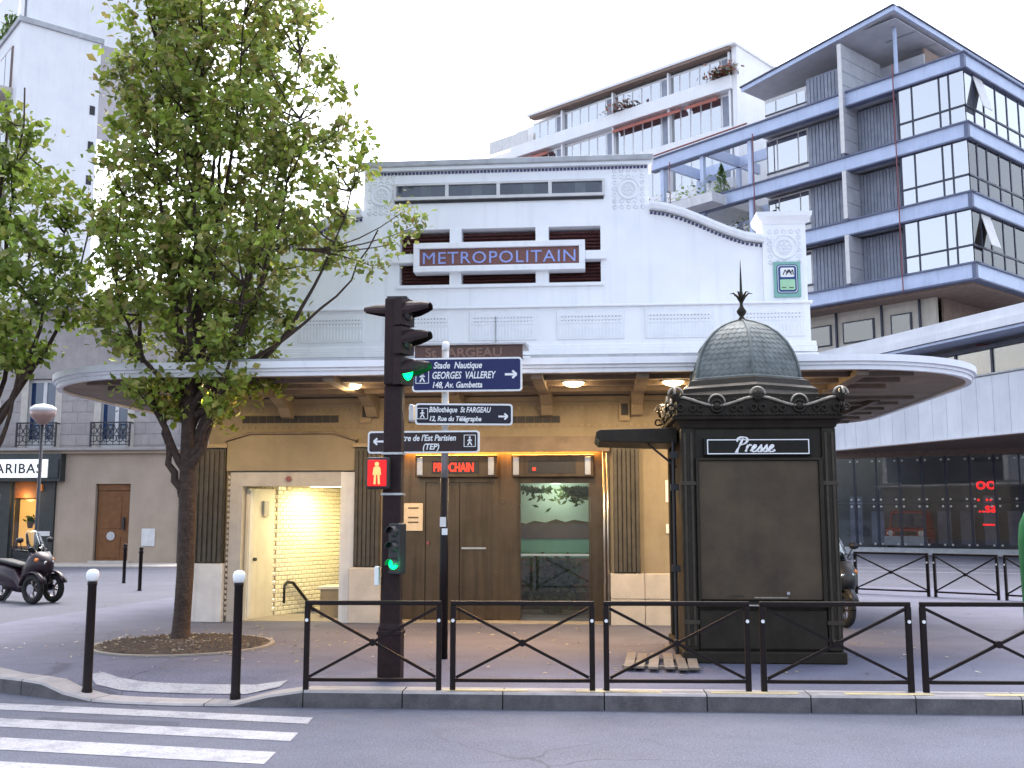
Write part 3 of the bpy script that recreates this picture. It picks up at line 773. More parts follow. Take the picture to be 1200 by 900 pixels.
# green plaque
pq = B('metro_plaque','plaque',ST,2.84,3.27,F-.085,F-.051,5.27,5.86,bevel=.006,label='small green metro plaque with dark blue border')
MT['plaqueblue'] = P('plaque_blue',(.01,.045,.16),(.012,.05,.18),9,.5)
def rrect(x0,x1,z0,z1,r,n=4):
    out=[]
    for cx,cz,a0 in ((x1-r,z0+r,-90),(x1-r,z1-r,0),(x0+r,z1-r,90),(x0+r,z0+r,180)):
        for i in range(n+1):
            a=R(a0+90*i/n); out.append((cx+r*math.cos(a),cz+r*math.sin(a)))
    return out
MB().prismy(rrect(2.885,3.225,5.33,5.81,.05),F-.09,F-.0855).build('plaque_border','plaqueblue',pq)
MB().prismy(rrect(2.9,3.21,5.345,5.795,.04),F-.094,F-.0905).build('plaque_line','signwhite',pq)
MB().prismy(rrect(2.91,3.2,5.355,5.785,.04),F-.098,F-.0945).build('plaque_field','plaqueblue',pq)
MB().prismy(rrect(2.935,3.175,5.385,5.56,.02),F-.102,F-.0985).build('plaque_green','plaquelight',pq)
MB().prismy(rrect(2.945,3.165,5.6,5.755,.02),F-.102,F-.0985).build('plaque_white','signwhite',pq)
mm = MB()
for o in (0,.05):
    pts=[(2.985+o,5.635),(3.02+o,5.72),(3.055+o,5.66),(3.09+o,5.72),(3.12+o*.6,5.635)]
    for a,b in zip(pts,pts[1:]): mm.bar((a[0],F-.1045,a[1]),(b[0],F-.1045,b[1]),.014,.005,(0,1,0))
mm.build('plaque_letter','iron',pq,kind='stuff')
ml = MB(); ml.box(2.96,3.03,F-.1045,F-.1025,5.42,5.432); ml.box(3.08,3.15,F-.1045,F-.1025,5.415,5.43); ml.build('plaque_line_text','iron',pq,kind='stuff')

# canopy
def rr2(x0,x1,y0,y1,r,n=10):
    out=[]
    for cx,cy,a0 in ((x1-r,y0+r,-90),(x1-r,y1-r,0),(x0+r,y1-r,90),(x0+r,y0+r,180)):
        for i in range(n+1):
            a=R(a0+90*i/n); out.append((cx+r*math.cos(a),cy+r*math.sin(a)))
    return out
can = MB(); can.prism(rr2(-8.62,5.5,13.8,23.2,2.3,14),3.70,3.80)
cano = can.build('canopy','soffit',ST)
for e,z0,z1,mt in ((.05,3.725,3.768,'white'),(.09,3.769,3.86,'white'),(.02,3.665,3.724,'white')):
    o,i_ = rr2(-8.62-e,5.5+e,13.8-e,23.2+e,2.3+e,14), rr2(-8.6+.04,5.5-.06,13.86,23.14,2.24,14)
    n=len(o); vs=[(x,y,z) for z in (z0,z1) for x,y in o]+[(x,y,z) for z in (z0,z1) for x,y in i_]
    fs=[]
    for k in range(n):
        k2=(k+1)%n
        fs += [(k,k2,n+k2,n+k),(2*n+k2,2*n+k,3*n+k,3*n+k2),(n+k,n+k2,3*n+k2,3*n+k),(k2,k,2*n+k,2*n+k2)]
    MB().add(vs,fs).build('canopy_fascia',mt,cano)
MB().prism(rr2(-8.5,5.4,13.95,23.1,2.2,14),3.801,3.83).build('canopy_top','zinc',cano)
B('roof_slope','zinc',ST,-6.5,3.3,F-1.2,F-.21,3.831,4.02)
# brackets and beams underneath, coffers between
BX = [-6.7+1.455*k for k in range(8)]
for x in BX:
    MB().prismx([(F-.001,3.34),(F-.16,3.36),(F-.34,3.5),(F-.95,3.66),(F-.95,3.699),(F-.001,3.699)],x-.09,x+.09).build('bracket','creamtrim',ST)
    B('canopy_beam','soffitrib',cano,x-.08,x+.08,13.9,F-.96,3.6,3.699)
for y in (14.35,15.0,15.75):
    for a,b in zip([-7.6]+BX,BX+[4.35]):
        if b-a > .3: B('canopy_batten','soffitrib',cano,a+.085,b-.085,y-.05,y+.05,3.635,3.699)
for a,b in zip(BX,BX[1:]):
    B('dark_slot','interior',cano,a+.2,b-.2,F-.11,F-.012,3.682,3.699)
for y in (17.4,18.3,19.2,20.1,21.0,21.9):
    B('canopy_beam','soffitrib',cano,3.42,5.15,y-.08,y+.08,3.65,3.699)
    B('canopy_beam','soffitrib',cano,-8.25,-6.68,y-.08,y+.08,3.65,3.699)
for x in (3.95,4.6): B('canopy_batten','soffitrib',cano,x-.05,x+.05,F+.7,22.5,3.62,3.69)
# canopy lamps
LX = [-6.1,-3.72,-2.3,-.4,1.05,2.5]
for x in LX:
    y = 14.95
    l = MB().lathe([(.02,0),(.1,.012),(.14,.04),(.15,.06)],14,(x,y,3.61)).build('canopy_lamp','bulb',ST,smooth=True)
    MB().lathe([(.17,.0),(.17,.03)],14,(x,y,3.67)).build('lamp_base','framew',l)
    point('canopy_bulb',(x,y-.05,3.5),5,(1,.7,.36),.12,ST)
    dn = bpy.data.lights.new('canopy_downlight','AREA'); dn.energy = 24; dn.color = (1,.72,.4); dn.shape = 'DISK'; dn.size = .28
    do_ = bpy.data.objects.new('canopy_downlight',dn); COL.objects.link(do_); do_.parent = ST; do_.location = Vector((x,y,3.6))-Vector(ORG[ST.name])
l = MB().lathe([(.02,0),(.1,.012),(.14,.04),(.15,.06)],14,(-7.0,18.2,3.61)).build('canopy_lamp','bulb',ST,smooth=True)
point('canopy_bulb',(-7.0,18.2,3.5),4,(1,.72,.34),.12,ST)
ll = bpy.data.lights.new('lobby_lamp','AREA'); ll.energy = 75; ll.color = (1,.45,.1); ll.shape = 'RECTANGLE'; ll.size = 3.3; ll.size_y = .08
lo_ = bpy.data.objects.new('lobby_lamp',ll); COL.objects.link(lo_); lo_.parent = ST; lo_.location = Vector((-1.7,F+.32,2.855))-Vector(ORG[ST.name])
for x in (.03,.09): MB().tube([(x,F-.03,0),(x,F-.03,2.76)],.02,8).build('brass_post','steel',ST,smooth=True)
# mosaic station name on the canopy edge
MT['mosaicdark'] = P('dark_brown_mosaic',(.05,.022,.018),(.09,.04,.03),40,.5,.3,120)
nm = B('station_name_panel','mosaicdark',ST,-2.52,-1.05,13.62,13.69,3.84,4.03,label='brown mosaic panel with the station name on the canopy edge')
MB().prismx([(13.58,4.031),(14.2,4.031),(14.2,4.11),(13.58,4.055)],-2.62,-1.0).build('panel_hood','zinc',nm)
MT['mosaicletter2'] = P('faded_mosaic_letter',(.2,.115,.085),(.13,.065,.05),45,.5)
text('panel_letters','St FARGEAU',.17,'mosaicletter2',nm,(-2.38,13.616,3.875),sx=1.15,bold=.003)
for x0,x1 in ((-5.2,-2.75),(-.95,2.2)):
    B('gutter','zinc',ST,x0,x1,13.74,13.8,3.862,3.9)

# ================================================================ blue steel apartment block
def world_to(root, p):
    return Matrix.Rotation(-root.rotation_euler.z,3,'Z') @ (Vector(p)-Vector(root.location))
MO = thing('apartment_block', (15.21,42.15,0), R(45.5), 'modern blue steel apartment block with glazed corner box and sloping roof', 'building')
LV = [11.93,14.91,17.89,20.92]      # tops of the edge beams
YL = 17.2
# local frame: x inwards from the long side, y back along it, the glazed corner is the z axis
for i, z in enumerate(LV):
    zt, zb = z, z-.68
    y1 = {0:15.5,1:16.5,2:16.8,3:17.3}[i]
    bm = B('edge_beam','bluesteel',MO,0,.3,0,y1,zb,zt)
    for zz in (zt,zb): B('beam_flange','flange',bm,-.09,.3,-.09,y1,zz-.035,zz+.035)
    b2 = B('edge_beam','bluesteel',MO,.301,14,0,.3,zb,zt)
    for zz in (zt,zb): B('beam_flange','flange',b2,-.08,14,-.09,.301,zz-.034,zz+.034)
    B('beam_corner','flange',MO,-.05,.12,-.05,.12,zb+.04,zt-.04)
    B('floor_slab','paleside',MO,.31,13.5,.31,10.5,zb+.1,zt-.06)
# open frame at the far end
for y in (10.9,13.9,16.6):
    for x in (.15,3.2): B('frame_post','bluesteel',MO,x-.11,x+.11,y-.11,y+.11,8.5 if y<14 else 14.3,20.25)
for z in LV[1:]:
    for y in (13.9,16.6): B('frame_tie','bluesteel',MO,.31,5.0,y-.1,y+.1,z-.6,z-.05)
    B('frame_tie','bluesteel',MO,3.1,3.3,10.9,16.7,z-.6,z-.05)
for y in (10.55,15.9): MB().tube([(-.14,y,11.2),(-.14,y,20.4)],.028,8).build('red_column','redpipe',MO)
MB().tube([(-.14,3.08,11.2),(-.14,3.08,21.4)],.028,8).build('red_column','redpipe',MO)
MB().tube([(-.1,10.9,21.05),(-.1,17.1,21.05)],.05,8).build('red_rail','redpipe',MO)
# walls and storeys on the long side
for i in range(4):
    zb = LV[i]+.04 if i < 3 else LV[3]+.04
    zt = LV[i+1]-.72 if i < 3 else 22.9
    # glazed corner bay
    if i < 3:
        sill = zb+.72
        B('corner_interior','interiorpale' if i else 'interior',MO,1.4,1.45,.5,3.0,zb,zt)
        ys = [.05,.72,1.14,2.36,3.0]
        for k,(a,b) in enumerate(zip(ys,ys[1:])):
            B('window_pane','mirrorglass',MO,.06,.08,a+.03,b-.03,sill+.03,zt-.02)
            B('mullion','bluesteeldark',MO,.03,.11,b-.035,b+.03,zb,zt)
        for a,b in ((.05,.72),(.72,2.36),(2.36,3.0)): B('spandrel_pane','mirrorglass',MO,.06,.08,a+.03,b-.03,zb+.03,sill-.03)
        B('transom','bluesteeldark',MO,.02,.12,.0,3.05,sill-.045,sill+.03)
        xs = [.1,.85,1.75,2.9,4.0,5.2,6.4,7.6]
        mt = ['mirrorglass2','mirrorglass2','mirrorglass'][i]
        for k,(a,b) in enumerate(zip(xs,xs[1:])):
            tilt = (i,k) in ((0,1),(2,1))
            if tilt:
                MB().bar(((a+b)/2,-.32,sill+.05),((a+b)/2,.06,zt-.05),b-a-.06,.03,(0,1,0)).build('open_sash','framew',MO)
            B('window_pane',mt,MO,a+.03,b-.03,.06,.08,sill+.03,zt-.02)
            B('spandrel_pane',mt,MO,a+.03,b-.03,.06,.08,zb+.03,sill-.03)
            B('mullion','bluesteeldark',MO,b-.035,b+.035,.03,.11,zb,zt)
        B('transom','bluesteeldark',MO,.02,7.6,.02,.12,sill-.045,sill+.03)
        B('pane_backing',['facrender','facrender','interiorpale'][i],MO,1.46,8,.9,.95,zb,zt)  # warm colour on the lower storeys stands in for reflected buildings
    # recess with shutters, fin, shutters, windows
    ztt = zt if i < 3 else 22.3
    if i < 3:
        sh = B('shutter','shutter',MO,.9,.95,3.1,5.5,zb,ztt)
        for k in range(15): B('shutter_slat','shutter',sh,.86,.899,3.2+k*.16,3.33+k*.16,zb+.05,ztt-.05)
        B('recess_cheek','bluesteel',MO,.3,.9,3.0,3.09,zb,zt)
    sh2 = B('shutter','shutter',MO,.75,.8,5.65,8.0,zb,ztt if i<3 else 22.6)
    for k in range(12): B('shutter_slat','shutter',sh2,.70,.749,5.68+k*.19,5.83+k*.19,zb+.05,(ztt if i<3 else 22.55)-.05)
    wn_ = B('window','framew',MO,.78,.84,8.0,10.4,zb,ztt if i<3 else 22.3)
    for a,b in ((8.08,8.5),(8.58,9.7),(9.78,10.35)):
        B('pane','mirrorglass',wn_,.75,.77,a,b,zb+(.6 if i<3 else .5),(ztt if i<3 else 22.2)-.1)
    B('window_rail','bluesteeldark',wn_,.74,.779,8.0,10.4,zb+.5,zb+.56)
    if i < 3: B('end_wall','paleside',MO,.95,6,10.4,10.5,zb,zt)
# pale fin walls standing out of the face
def fin(y, z0, z1, x1=1.1):
    n = max(2,int((z1-z0)/.62)); f = None
    for k in range(n):
        a, b = lerp(z0,z1,k/n), lerp(z0,z1,(k+1)/n)
        B('fin_panel','paleside',MO,-.25,x1,y-.09,y+.09,a+.012,b-.012)
    B('fin_core','shutter',MO,-.2,x1-.02,y-.05,y+.05,z0,z1)
    B('fin_edge','framew',MO,-.28,-.252,y-.1,y+.1,z0,z1)
fin(5.56,18.0,23.2,3.2); fin(5.56,LV[1]+.04,LV[2]-.72); fin(5.56,LV[0]+.04,LV[1]-.72); 
# roof terrace, sloping roof
B('penthouse_wall','paleside',MO,3.2,3.3,3.3,10.4,20.93,23.0)
B('penthouse_side','awnbrown',MO,3.3,13,3.3,3.4,20.93,23.3)
MB().tube([(1.0,1.9+1.6,20.95),(1.0,3.5,23.6)],.09,8).build('roof_post','bluesteel',MO)
B('terrace_parapet','shutter',MO,2.5,14,.5,.62,20.93,21.5)
rt = lambda y: 23.95-(y-3.0)*.135
rf = MB(); rf.loft([[(x,y,rt(y)+dz) for x,dz in ((0.0,0),(14,0),(14,.16),(0.0,.16))] for y in (3.0,11.2)])
rfo = rf.build('roof','roofsoffit',MO)
MB().loft([[(-.06,y,rt(y)-.05),(0,y,rt(y)-.05),(0,y,rt(y)+.22),(-.06,y,rt(y)+.22)] for y in (2.94,11.2)]).build('roof_edge','bluesteel',rfo)
MB().loft([[(-.12,y,rt(y)+.161),(.3,y,rt(y)+.161),(.3,y,rt(y)+.23),(-.12,y,rt(y)+.23)] for y in (2.9,11.25)]).build('roof_cap','bluesteeldark',rfo)
B('roof_edge','bluesteel',rfo,0,14,2.9,2.999,rt(3)-.05,rt(3)+.2)
B('roof_cap','bluesteeldark',rfo,.31,14.1,2.84,3.1,rt(3)+.2,rt(3)+.26)
for k in range(5): B('soffit_panel','paleside',rfo,.3+k*1.9,2.1+k*1.9,3.05,4.6,rt(4.6)-.06,rt(4.6)-.03)
# recessed storey below the box
B('storey_wall','beige',MO,1.5,1.7,2.5,20,7.8,11.25)
B('storey_wall','awnbrown',MO,2.0,14,2.4,2.5,7.8,11.25)
for k,(a,b) in enumerate(((3.6,4.6),(5.4,7.0),(7.6,8.8),(9.6,10.6),(11.4,12.6))):
    q = B('window','bluesteeldark',MO,1.44,1.499,a,b,9.6,10.6)
    B('pane','mirrorglass2',q,1.42,1.439,a+.08,b-.08,9.66,10.54)
for y in (3.2,5.0,7.3,9.2): B('post','bluesteeldark',MO,1.36,1.46,y-.04,y+.04,8.5,11.2)
B('soffit','awnbrown',MO,.31,13,.31,10.5,11.1,11.24)
B('core_wall','interior',MO,4.5,12,2.6,10.3,7.8,20.8)
# terraces at the far end with planting
for (x0,x1,y0,y1,z) in ((-1.2,3.0,12.3,17.6,17.2),(0.4,4.0,9.6,13.6,15.2)):
    tr = B('terrace','planter',MO,x0,x1,y0,y1,z,z+.5)
    g = MB(); r3 = random.Random(3)
    for k in range(700):
        c = Vector((r3.uniform(x0+.3,x1-.2),r3.uniform(y0+.2,y1-.2),z+.5+r3.random()**2*1.1))
        u = Vector((r3.gauss(0,1),r3.gauss(0,1),r3.gauss(0,1))).normalized()*.13; v = u.orthogonal().normalized()*.09
        g.add([c-u,c-v,c+u,c+v],[(0,1,2,3)])
    g.build('planting','hedge',tr,kind='stuff')
g = MB(); r3 = random.Random(8)
for k in range(900):
    h = r3.random(); rad = .5*(1-h)**.7*r3.random()**.4; a = r3.uniform(0,6.3)
    c = Vector((.5+rad*math.cos(a),13.0+rad*math.sin(a),17.75+h*1.9)); u = Vector((r3.gauss(0,.4),r3.gauss(0,.4),1)).normalized()*.11; v = u.orthogonal().normalized()*.05
    g.add([c-u,c-v,c+u,c+v],[(0,1,2,3)])
g.build('conifer_bush','cypress',MO,kind='stuff')

# ================================================================ low white building with the glass wall
LO = thing('low_building', (14.86,38.58,0), R(24), 'low white panelled building with dark frameless glass front', 'building')
n = 30; L0, L1 = -12.0, 12.0
B('wall_backing','zinc',LO,.04,.5,L0,L1,4.76,6.94)
for k in range(n):
    a, b = lerp(L0,L1,k/n), lerp(L0,L1,(k+1)/n)
    B('cladding_panel','cladwhite',LO,0,.039,a+.008,b-.008,4.74,6.9)
B('cladding_foot','cladwhite',LO,-.06,.5,L0,L1,4.66,4.739)
B('cladding_cap','zinc',LO,-.05,.5,L0,L1+5,6.941,7.0)
B('storey_back','beige',LO,1.2,1.4,L0,L1+5,7.0,8.37)
for k in range(13):
    a, b = lerp(L0,L1,k/13), lerp(L0,L1,(k+1)/13)
    B('window_pane','mirrorglass2',LO,.2,.22,a+.05,b-.05,7.02,7.95)
    B('mullion','bluesteeldark',LO,.16,.26,b-.05,b+.05,7.0,8.0)
for k in range(6): MB().tube([(.9,L0+2+k*4,7),(.9,L0+2+k*4,8.4)],.3,14).build('red_pillar','redpipe',LO)
B('window_head','bluesteeldark',LO,.1,.6,L0,L1,7.95,8.1)
B('eave','bluesteel',LO,-.9,1.4,L0,L1+5,8.3,8.4)
B('roof_band','cladwhite',LO,-1.0,.0,L0,L1+5,8.42,8.72)
B('roof_band','cladwhite',LO,-.8,.2,L0,L1+5,8.76,9.14)
B('roof','zinc',LO,.2,9,L0,L1+5,8.9,9.05)
gA, gB = Vector((10.7,48.9,0)), Vector((17.7,45.4,0))
gd = (gB-gA).normalized(); gn = Vector((gd.y,-gd.x,0)); gw = (gB-gA).length/8
def gl(s, o, z): return tuple(world_to(LO, gA+gd*s+gn*o+Vector((0,0,z))))
def gbox(name, mat, par, s0, s1, o0, o1, z0, z1):
    vs=[gl(s,o,z) for z in (z0,z1) for s,o in ((s0,o1),(s1,o1),(s1,o0),(s0,o0))]
    return MB().add(vs,[(0,3,2,1),(4,5,6,7),(0,1,5,4),(1,2,6,5),(2,3,7,6),(3,0,4,7)]).build(name,mat,par)
gbox('hall_back','hallgrey',LO,-1,8*gw+8,-3.2,-3.1,0,4.6)
gbox('hall_floor','interior',LO,-1,8*gw+8,-5.9,-.1,-.1,.05)
gbox('plinth','zinc',LO,-1,8*gw+8,-.1,.12,-.1,.28)
gbox('glass_head','awnbrown',LO,-1,8*gw+8,-.2,.1,4.32,4.62)
for k in range(-1,13):
    s0, s1 = k*gw, (k+1)*gw
    gbox('mullion','bluesteeldark',LO,s0-.05,s0+.05,-.12,.0,.28,4.32)
    for z0,z1 in ((.3,2.25),(2.28,4.3)):
        p = gbox('glass_pane','darkglass',LO,s0+.03,s1-.03,.02,.04,z0,z1)
        if k >= 0 and k < 9:
            m = MB()
            for s in (s0+.16,s1-.16):
                for z in (z0+.14,z1-.14):
                    c = Vector(gl(s,.041,z)); d = Vector(gl(s,.08,z))-c
                    m.tube([c,c+d],.045,8)
            m.build('glass_fixing','galv',p,kind='stuff')
    if 0 <= k < 9 and k not in (2,3): gbox('inner_panel','shutter',LO,s0+.2,s1-.2,-2.2,-2.15,.4,1.9 if k%3 else 2.6)
# soffit from the fascia back to the glass
P0 = [world_to(LO,(gA-gd*1)+Vector((0,0,4.6))), world_to(LO,(gB+gd*8)+Vector((0,0,4.6)))]
MB().add([(0.0,L1,4.655),(0.0,L0,4.655),tuple(P0[1]),tuple(P0[0])],[(0,1,2,3)]).build('soffit','awnbrown',LO)
# red neon lettering behind the glass
s = 6.15*gw
def gtext(t, size, ss, z):
    o = text('neon_letters',t,size,'neon',LO,(0,0,0),bold=.01)
    o.location = gl(ss,-.5,z); o.rotation_euler = (R(90),0,math.atan2(gd.y,gd.x)-R(24))
gtext('oo',.75,s,2.85); gtext('. ..',.7,s,2.35); gtext('..sa',.6,s+.05,1.85); gtext('---',.5,s+.2,1.2)
# red van added behind the panes for the vehicle image in the glass
cz = world_to(LO, (0,0,0))
vc = gA+gd*(3.02*gw)+gn*(-.75)
VAN = thing('red_van',(vc.x,vc.y,.06),math.atan2(gd.y,gd.x),'red and white van added behind the dark glass front','van')
MB().loft([[(x*sx,y,z) for x,z in ((-.85,.35),(.85,.35),(.9,.7),(.86,1.05),(-.86,1.05),(-.9,.7))] for y,sx in ((0,.94),(.12,1),(3.6,1))]).build('body','vanred',VAN,bevel=.03)
MB().loft([[(x,y+oy,z) for x,z in ((-.82,1.05),(.82,1.05),(.7,1.85),(-.7,1.85))] for y,oy in ((.55,0),(3.6,0))]).build('cabin','vanred',VAN,bevel=.05)
MB().add([(-.74,.54,1.1),(.74,.54,1.1),(.64,.545,1.75),(-.64,.545,1.75)],[(0,1,2,3)]).build('windscreen','winblue',VAN)
B('bumper','scooterwhite',VAN,-.92,.92,-.1,.02,.3,.72,bevel=.03)
B('grille','black',VAN,-.45,.45,-.03,.001,.75,.92)
for x in (-.66,.66): MB().disc((x,.0,.85),(0,-1,0),.13,.05,14).build('headlight','chrome',VAN)
for x in (-.8,.8):
    for y in (.75,2.9): MB().tube([(x-.09,y,.3),(x+.09,y,.3)],.3,16).build('wheel','tyre',VAN)

# ================================================================ white stepped apartments behind
AP = thing('white_apartments',(7.57,55.99,0),R(51.9),'long white apartment building with stepped terraces and red awnings behind the station','building')
YA = 17
B('body','aptwhite',AP,.37,9,0,YA,0,27.6)
B('end_wall','aptwhite',AP,0,9,-.3,-.001,0,28.02)
B('roof','aptwhite',AP,-.3,9.1,-.4,15.4,28.03,28.2)
B('eave','awnbrown',AP,-.25,.3,0,15.2,27.85,28.029)
for (z0,z1,wz0,wz1) in ((25.55,26.32,26.33,27.7),(22.75,23.35,23.36,25.5),(19.8,20.4,20.4,22.5)):
    B('parapet','aptwhite',AP,-.2,0,0,YA,z0,z1)
    B('terrace_floor','aptwhite',AP,0,1.6,0,YA,z0-.0,z0+.2)
    ys = [.2+1.38*k for k in range(12)]
    for k,(a,b) in enumerate(zip(ys,ys[1:])):
        f = B('window_frame','aptwhite',AP,.3,.36,a,b,wz0-.3,wz1)
        for j in range(2):
            c0, c1 = lerp(a,b,j/2)+.06, lerp(a,b,(j+1)/2)-.06
            B('pane','mirrorglass' if (k*3+j)%9 else 'shutter',f,.27,.29,c0,c1,wz0-.2,wz1-.15)
        if k%3 == 0: B('partition','aptwhite',AP,0,.3,a-.06,a+.06,z1,wz1+.1)
def awning(y0,y1,z):
    aw = MB().add([(.25,y0,z+.0),(.25,y1,z+.0),(-.15,y1,z-.25),(-.15,y0,z-.25),(-.15,y1,z-.42),(-.15,y0,z-.42)],[(0,1,2,3),(3,2,4,5)]).build('awning','awnred',AP)
for a,b in ((.9,3.1),(3.4,8.4),(13.7,16.2)): awning(a,b,25.52)
B('glass_rail','framew',AP,-.15,-.1,15.5,19,26.3,27.2)
B('end_block','aptwhite',AP,.2,6,15.4,19.5,0,26.3)
B('end_window','awnbrown',AP,.1,.19,16.5,18.9,23.4,25.4)
for y,z,n_ in ((.6,26.4,260),(7.6,26.4,120)):
    g = MB(); r3 = random.Random(int(y*10))
    for k in range(n_):
        c = Vector((-.2+r3.gauss(0,.2),y+r3.gauss(0,.5),z+abs(r3.gauss(0,.3)))); u = Vector((r3.gauss(0,1),r3.gauss(0,1),r3.gauss(0,1))).normalized()*.15; v = u.orthogonal().normalized()*.1
        g.add([c-u,c-v,c+u,c+v],[(0,1,2,3)])
    g.build('balcony_flowers','flowers',AP,kind='stuff')

# ================================================================ white tower block, upper left
TW = thing('tower_block',(-26.9,43.3,0),R(45),'tall white tower block with blank side wall behind the trees','building')
B('body','aptwhite',TW,0,3.7,0,14,0,24.7)
B('top_storey','aptwhite',TW,.5,9,.6,14,24.95,28.5)
B('coping','zinc',TW,-.1,3.8,-.1,14,24.7,24.95)
for z in (17.5,19.2,21.0): B('vent_brick','interior',TW,3.3,3.55,-.02,-.001,z,z+.45)
for i in range(8):
    z = 2.5+i*2.75
    f = B('window','awnbrown',TW,-.06,-.001,1.0,3.2,z,z+2.1)
    for a,b in ((1.1,2.05),(2.15,3.1)): B('pane','winblue',f,-.08,-.061,a,b,z+.1,z+2.0)
    bl = B('balcony','beige',TW,-1.1,-.001,.7,3.6,z-.35,z-.1)
    B('balcony_rail','awnbrown',bl,-1.1,-1.04,.7,3.6,z-.1,z+.7)
f = B('top_window','shutter',TW,.45,.499,1.2,2.6,25.3,27.0)
B('pane','mirrorglass2',f,.43,.449,1.3,2.5,25.4,26.9)
g = MB(); r3 = random.Random(4)
for k in range(260):
    c = Vector((.1+r3.gauss(0,.2),r3.uniform(.8,6),24.95+abs(r3.gauss(0,.3)))); u = Vector((r3.gauss(0,1),r3.gauss(0,1),r3.gauss(0,1))).normalized()*.16; v = u.orthogonal().normalized()*.1
    g.add([c-u,c-v,c+u,c+v],[(0,1,2,3)])
g.build('roof_planting','hedge',TW,kind='stuff')

# ================================================================ stone house with the bank shop, left
SH = thing('stone_house',(-18,36,0),worldverts=True,label='grey stone house with bank shopfront, brown door and balcony windows',cat='building')
G = 36.0
XR = -15.0
w = MB(); DX0,DX1,DZ = -18.36,-17.05,2.86
w.box(-19.85,DX0,G,G+.5,0,4.05); w.box(DX1,XR,G,G+.5,0,4.05); w.box(DX0,DX1,G,G+.5,DZ,4.05)
w.box(-30,-19.85,G+.6,G+.9,0,4.05)
w.build('ground_wall','facrender',SH)
w = MB()
WN = [(-25.9,-24.6),(-23.5,-22.3),(-21.25,-19.95),(-18.42,-17.15)]
xs = [-30]+[v for p in WN for v in p]+[XR]
for a,b in zip(xs[::2],xs[1::2]): w.box(a,b,G,G+.5,4.161,6.75)
w.box(-30,XR,G,G+.5,6.75,9.3); w.box(-30,XR,G+.5,G+9,9.0,9.3); w.box(XR-.4,XR,G+.5,G+9,0,9.0)
uw = w.build('upper_wall','facstone',SH)
for a,b in zip(xs[::2],xs[1::2]):
    z = 4.27; r = 0
    while z < 6.7:
        s0 = a+.01
        while s0 < b-.05:
            s1 = min(b-.01, s0+(.75 if (r+int(s0))%2 else .55))
            B('stone_block','facstone',uw,s0+.006,s1-.006,G-.02,G-.001,z,z+.39)
            s0 = s1
        z += .41; r += 1
B('ledge','facstone',SH,-30,XR+.1,G-.35,G+.5,4.06,4.16,bevel=.02)
B('ledge_moulding','facrender',SH,-30,XR+.05,G-.2,G+.5,3.96,4.059)
B('cornice','facstone',SH,-30,XR+.2,G-.4,G+.5,9.3,9.55)
for a,b in WN:
    f = MB(); f.box(a,a+.1,G+.2,G+.28,4.26,6.74); f.box(b-.1,b,G+.2,G+.28,4.26,6.74); f.box(a+.1,b-.1,G+.2,G+.28,6.62,6.74); f.box((a+b)/2-.07,(a+b)/2+.07,G+.19,G+.28,4.26,6.62); f.box(a+.1,b-.1,G+.2,G+.28,4.26,4.5)
    f.box(a,b,G+.02,G+.3,4.161,4.259)
    wo = f.build('window','framew',SH)
    for p,q in ((a+.1,(a+b)/2-.07),((a+b)/2+.07,b-.1)):
        B('pane','winblue',wo,p,q,G+.22,G+.24,4.5,6.62)
    B('curtain','interiorpale',wo,a+.1,b-.1,G+.4,G+.42,4.26,6.7)
    m = MB()
    for p in ((a-.14,a+.12),(b-.12,b+.14)): m.box(*p,G-.04,G-.001,4.17,6.74)
    m.build('window_surround','stone',SH)
    rl = MB()
    x0,x1 = a-.1,b+.1
    rl.box(x0,x1,G-.3,G-.26,5.05,5.1); rl.box(x0,x1,G-.3,G-.26,4.25,4.28)
    for xx in (x0,x1): rl.bar((xx,G-.28,5.07),(xx,G,5.07),.04,.04); rl.bar((xx,G-.28,4.2),(xx,G-.28,5.1),.05,.05)
    for k in range(6):
        cx = x0+(x1-x0)*(k+.5)/6; rl.torus((cx,G-.28,4.78),(0,1,0),.11,.018,12,5); rl.torus((cx,G-.28,4.5),(0,1,0),.13,.018,12,5); rl.torus((cx,G-.28,4.95),(0,1,0),.05,.014,8,4)
        rl.box(cx-.012,cx+.012,G-.29,G-.27,4.28,5.05)
    rl.build('balcony_railing','iron',SH)
# brown door
d = B('door','wooddoor',SH,DX0+.06,DX1-.06,G+.12,G+.17,.05,2.6)
dm = MB()
for z0,z1 in ((.2,.95),(1.25,2.4)): dm.box(DX0+.2,DX1-.35,G+.1,G+.119,z0,z1)
dm.build('door_panel','wooddoor',d,bevel=.015)
B('door_back','interior',SH,DX0,DX1,G+.3,G+.35,0,2.86)
B('door_transom','wooddoor',d,DX0+.06,DX1-.06,G+.09,G+.17,2.62,2.85)
MB().disc((-17.75,G+.099,.98),(0,-1,0),.16,.03,14).build('letter_plate','chrome',d)
B('door_handle','iron',d,DX1-.27,DX1-.2,G+.03,G+.12,1.2,1.65)
B('door_step','stone',SH,DX0-.1,DX1+.1,G-.15,G+.1,.031,.1)
B('utility_hatch','framew',SH,-16.55,-16.05,G-.03,G-.001,.62,1.25,bevel=.01)
B('dark_end','iron',SH,XR-.18,XR+.02,G-.1,G-.001,0,9)
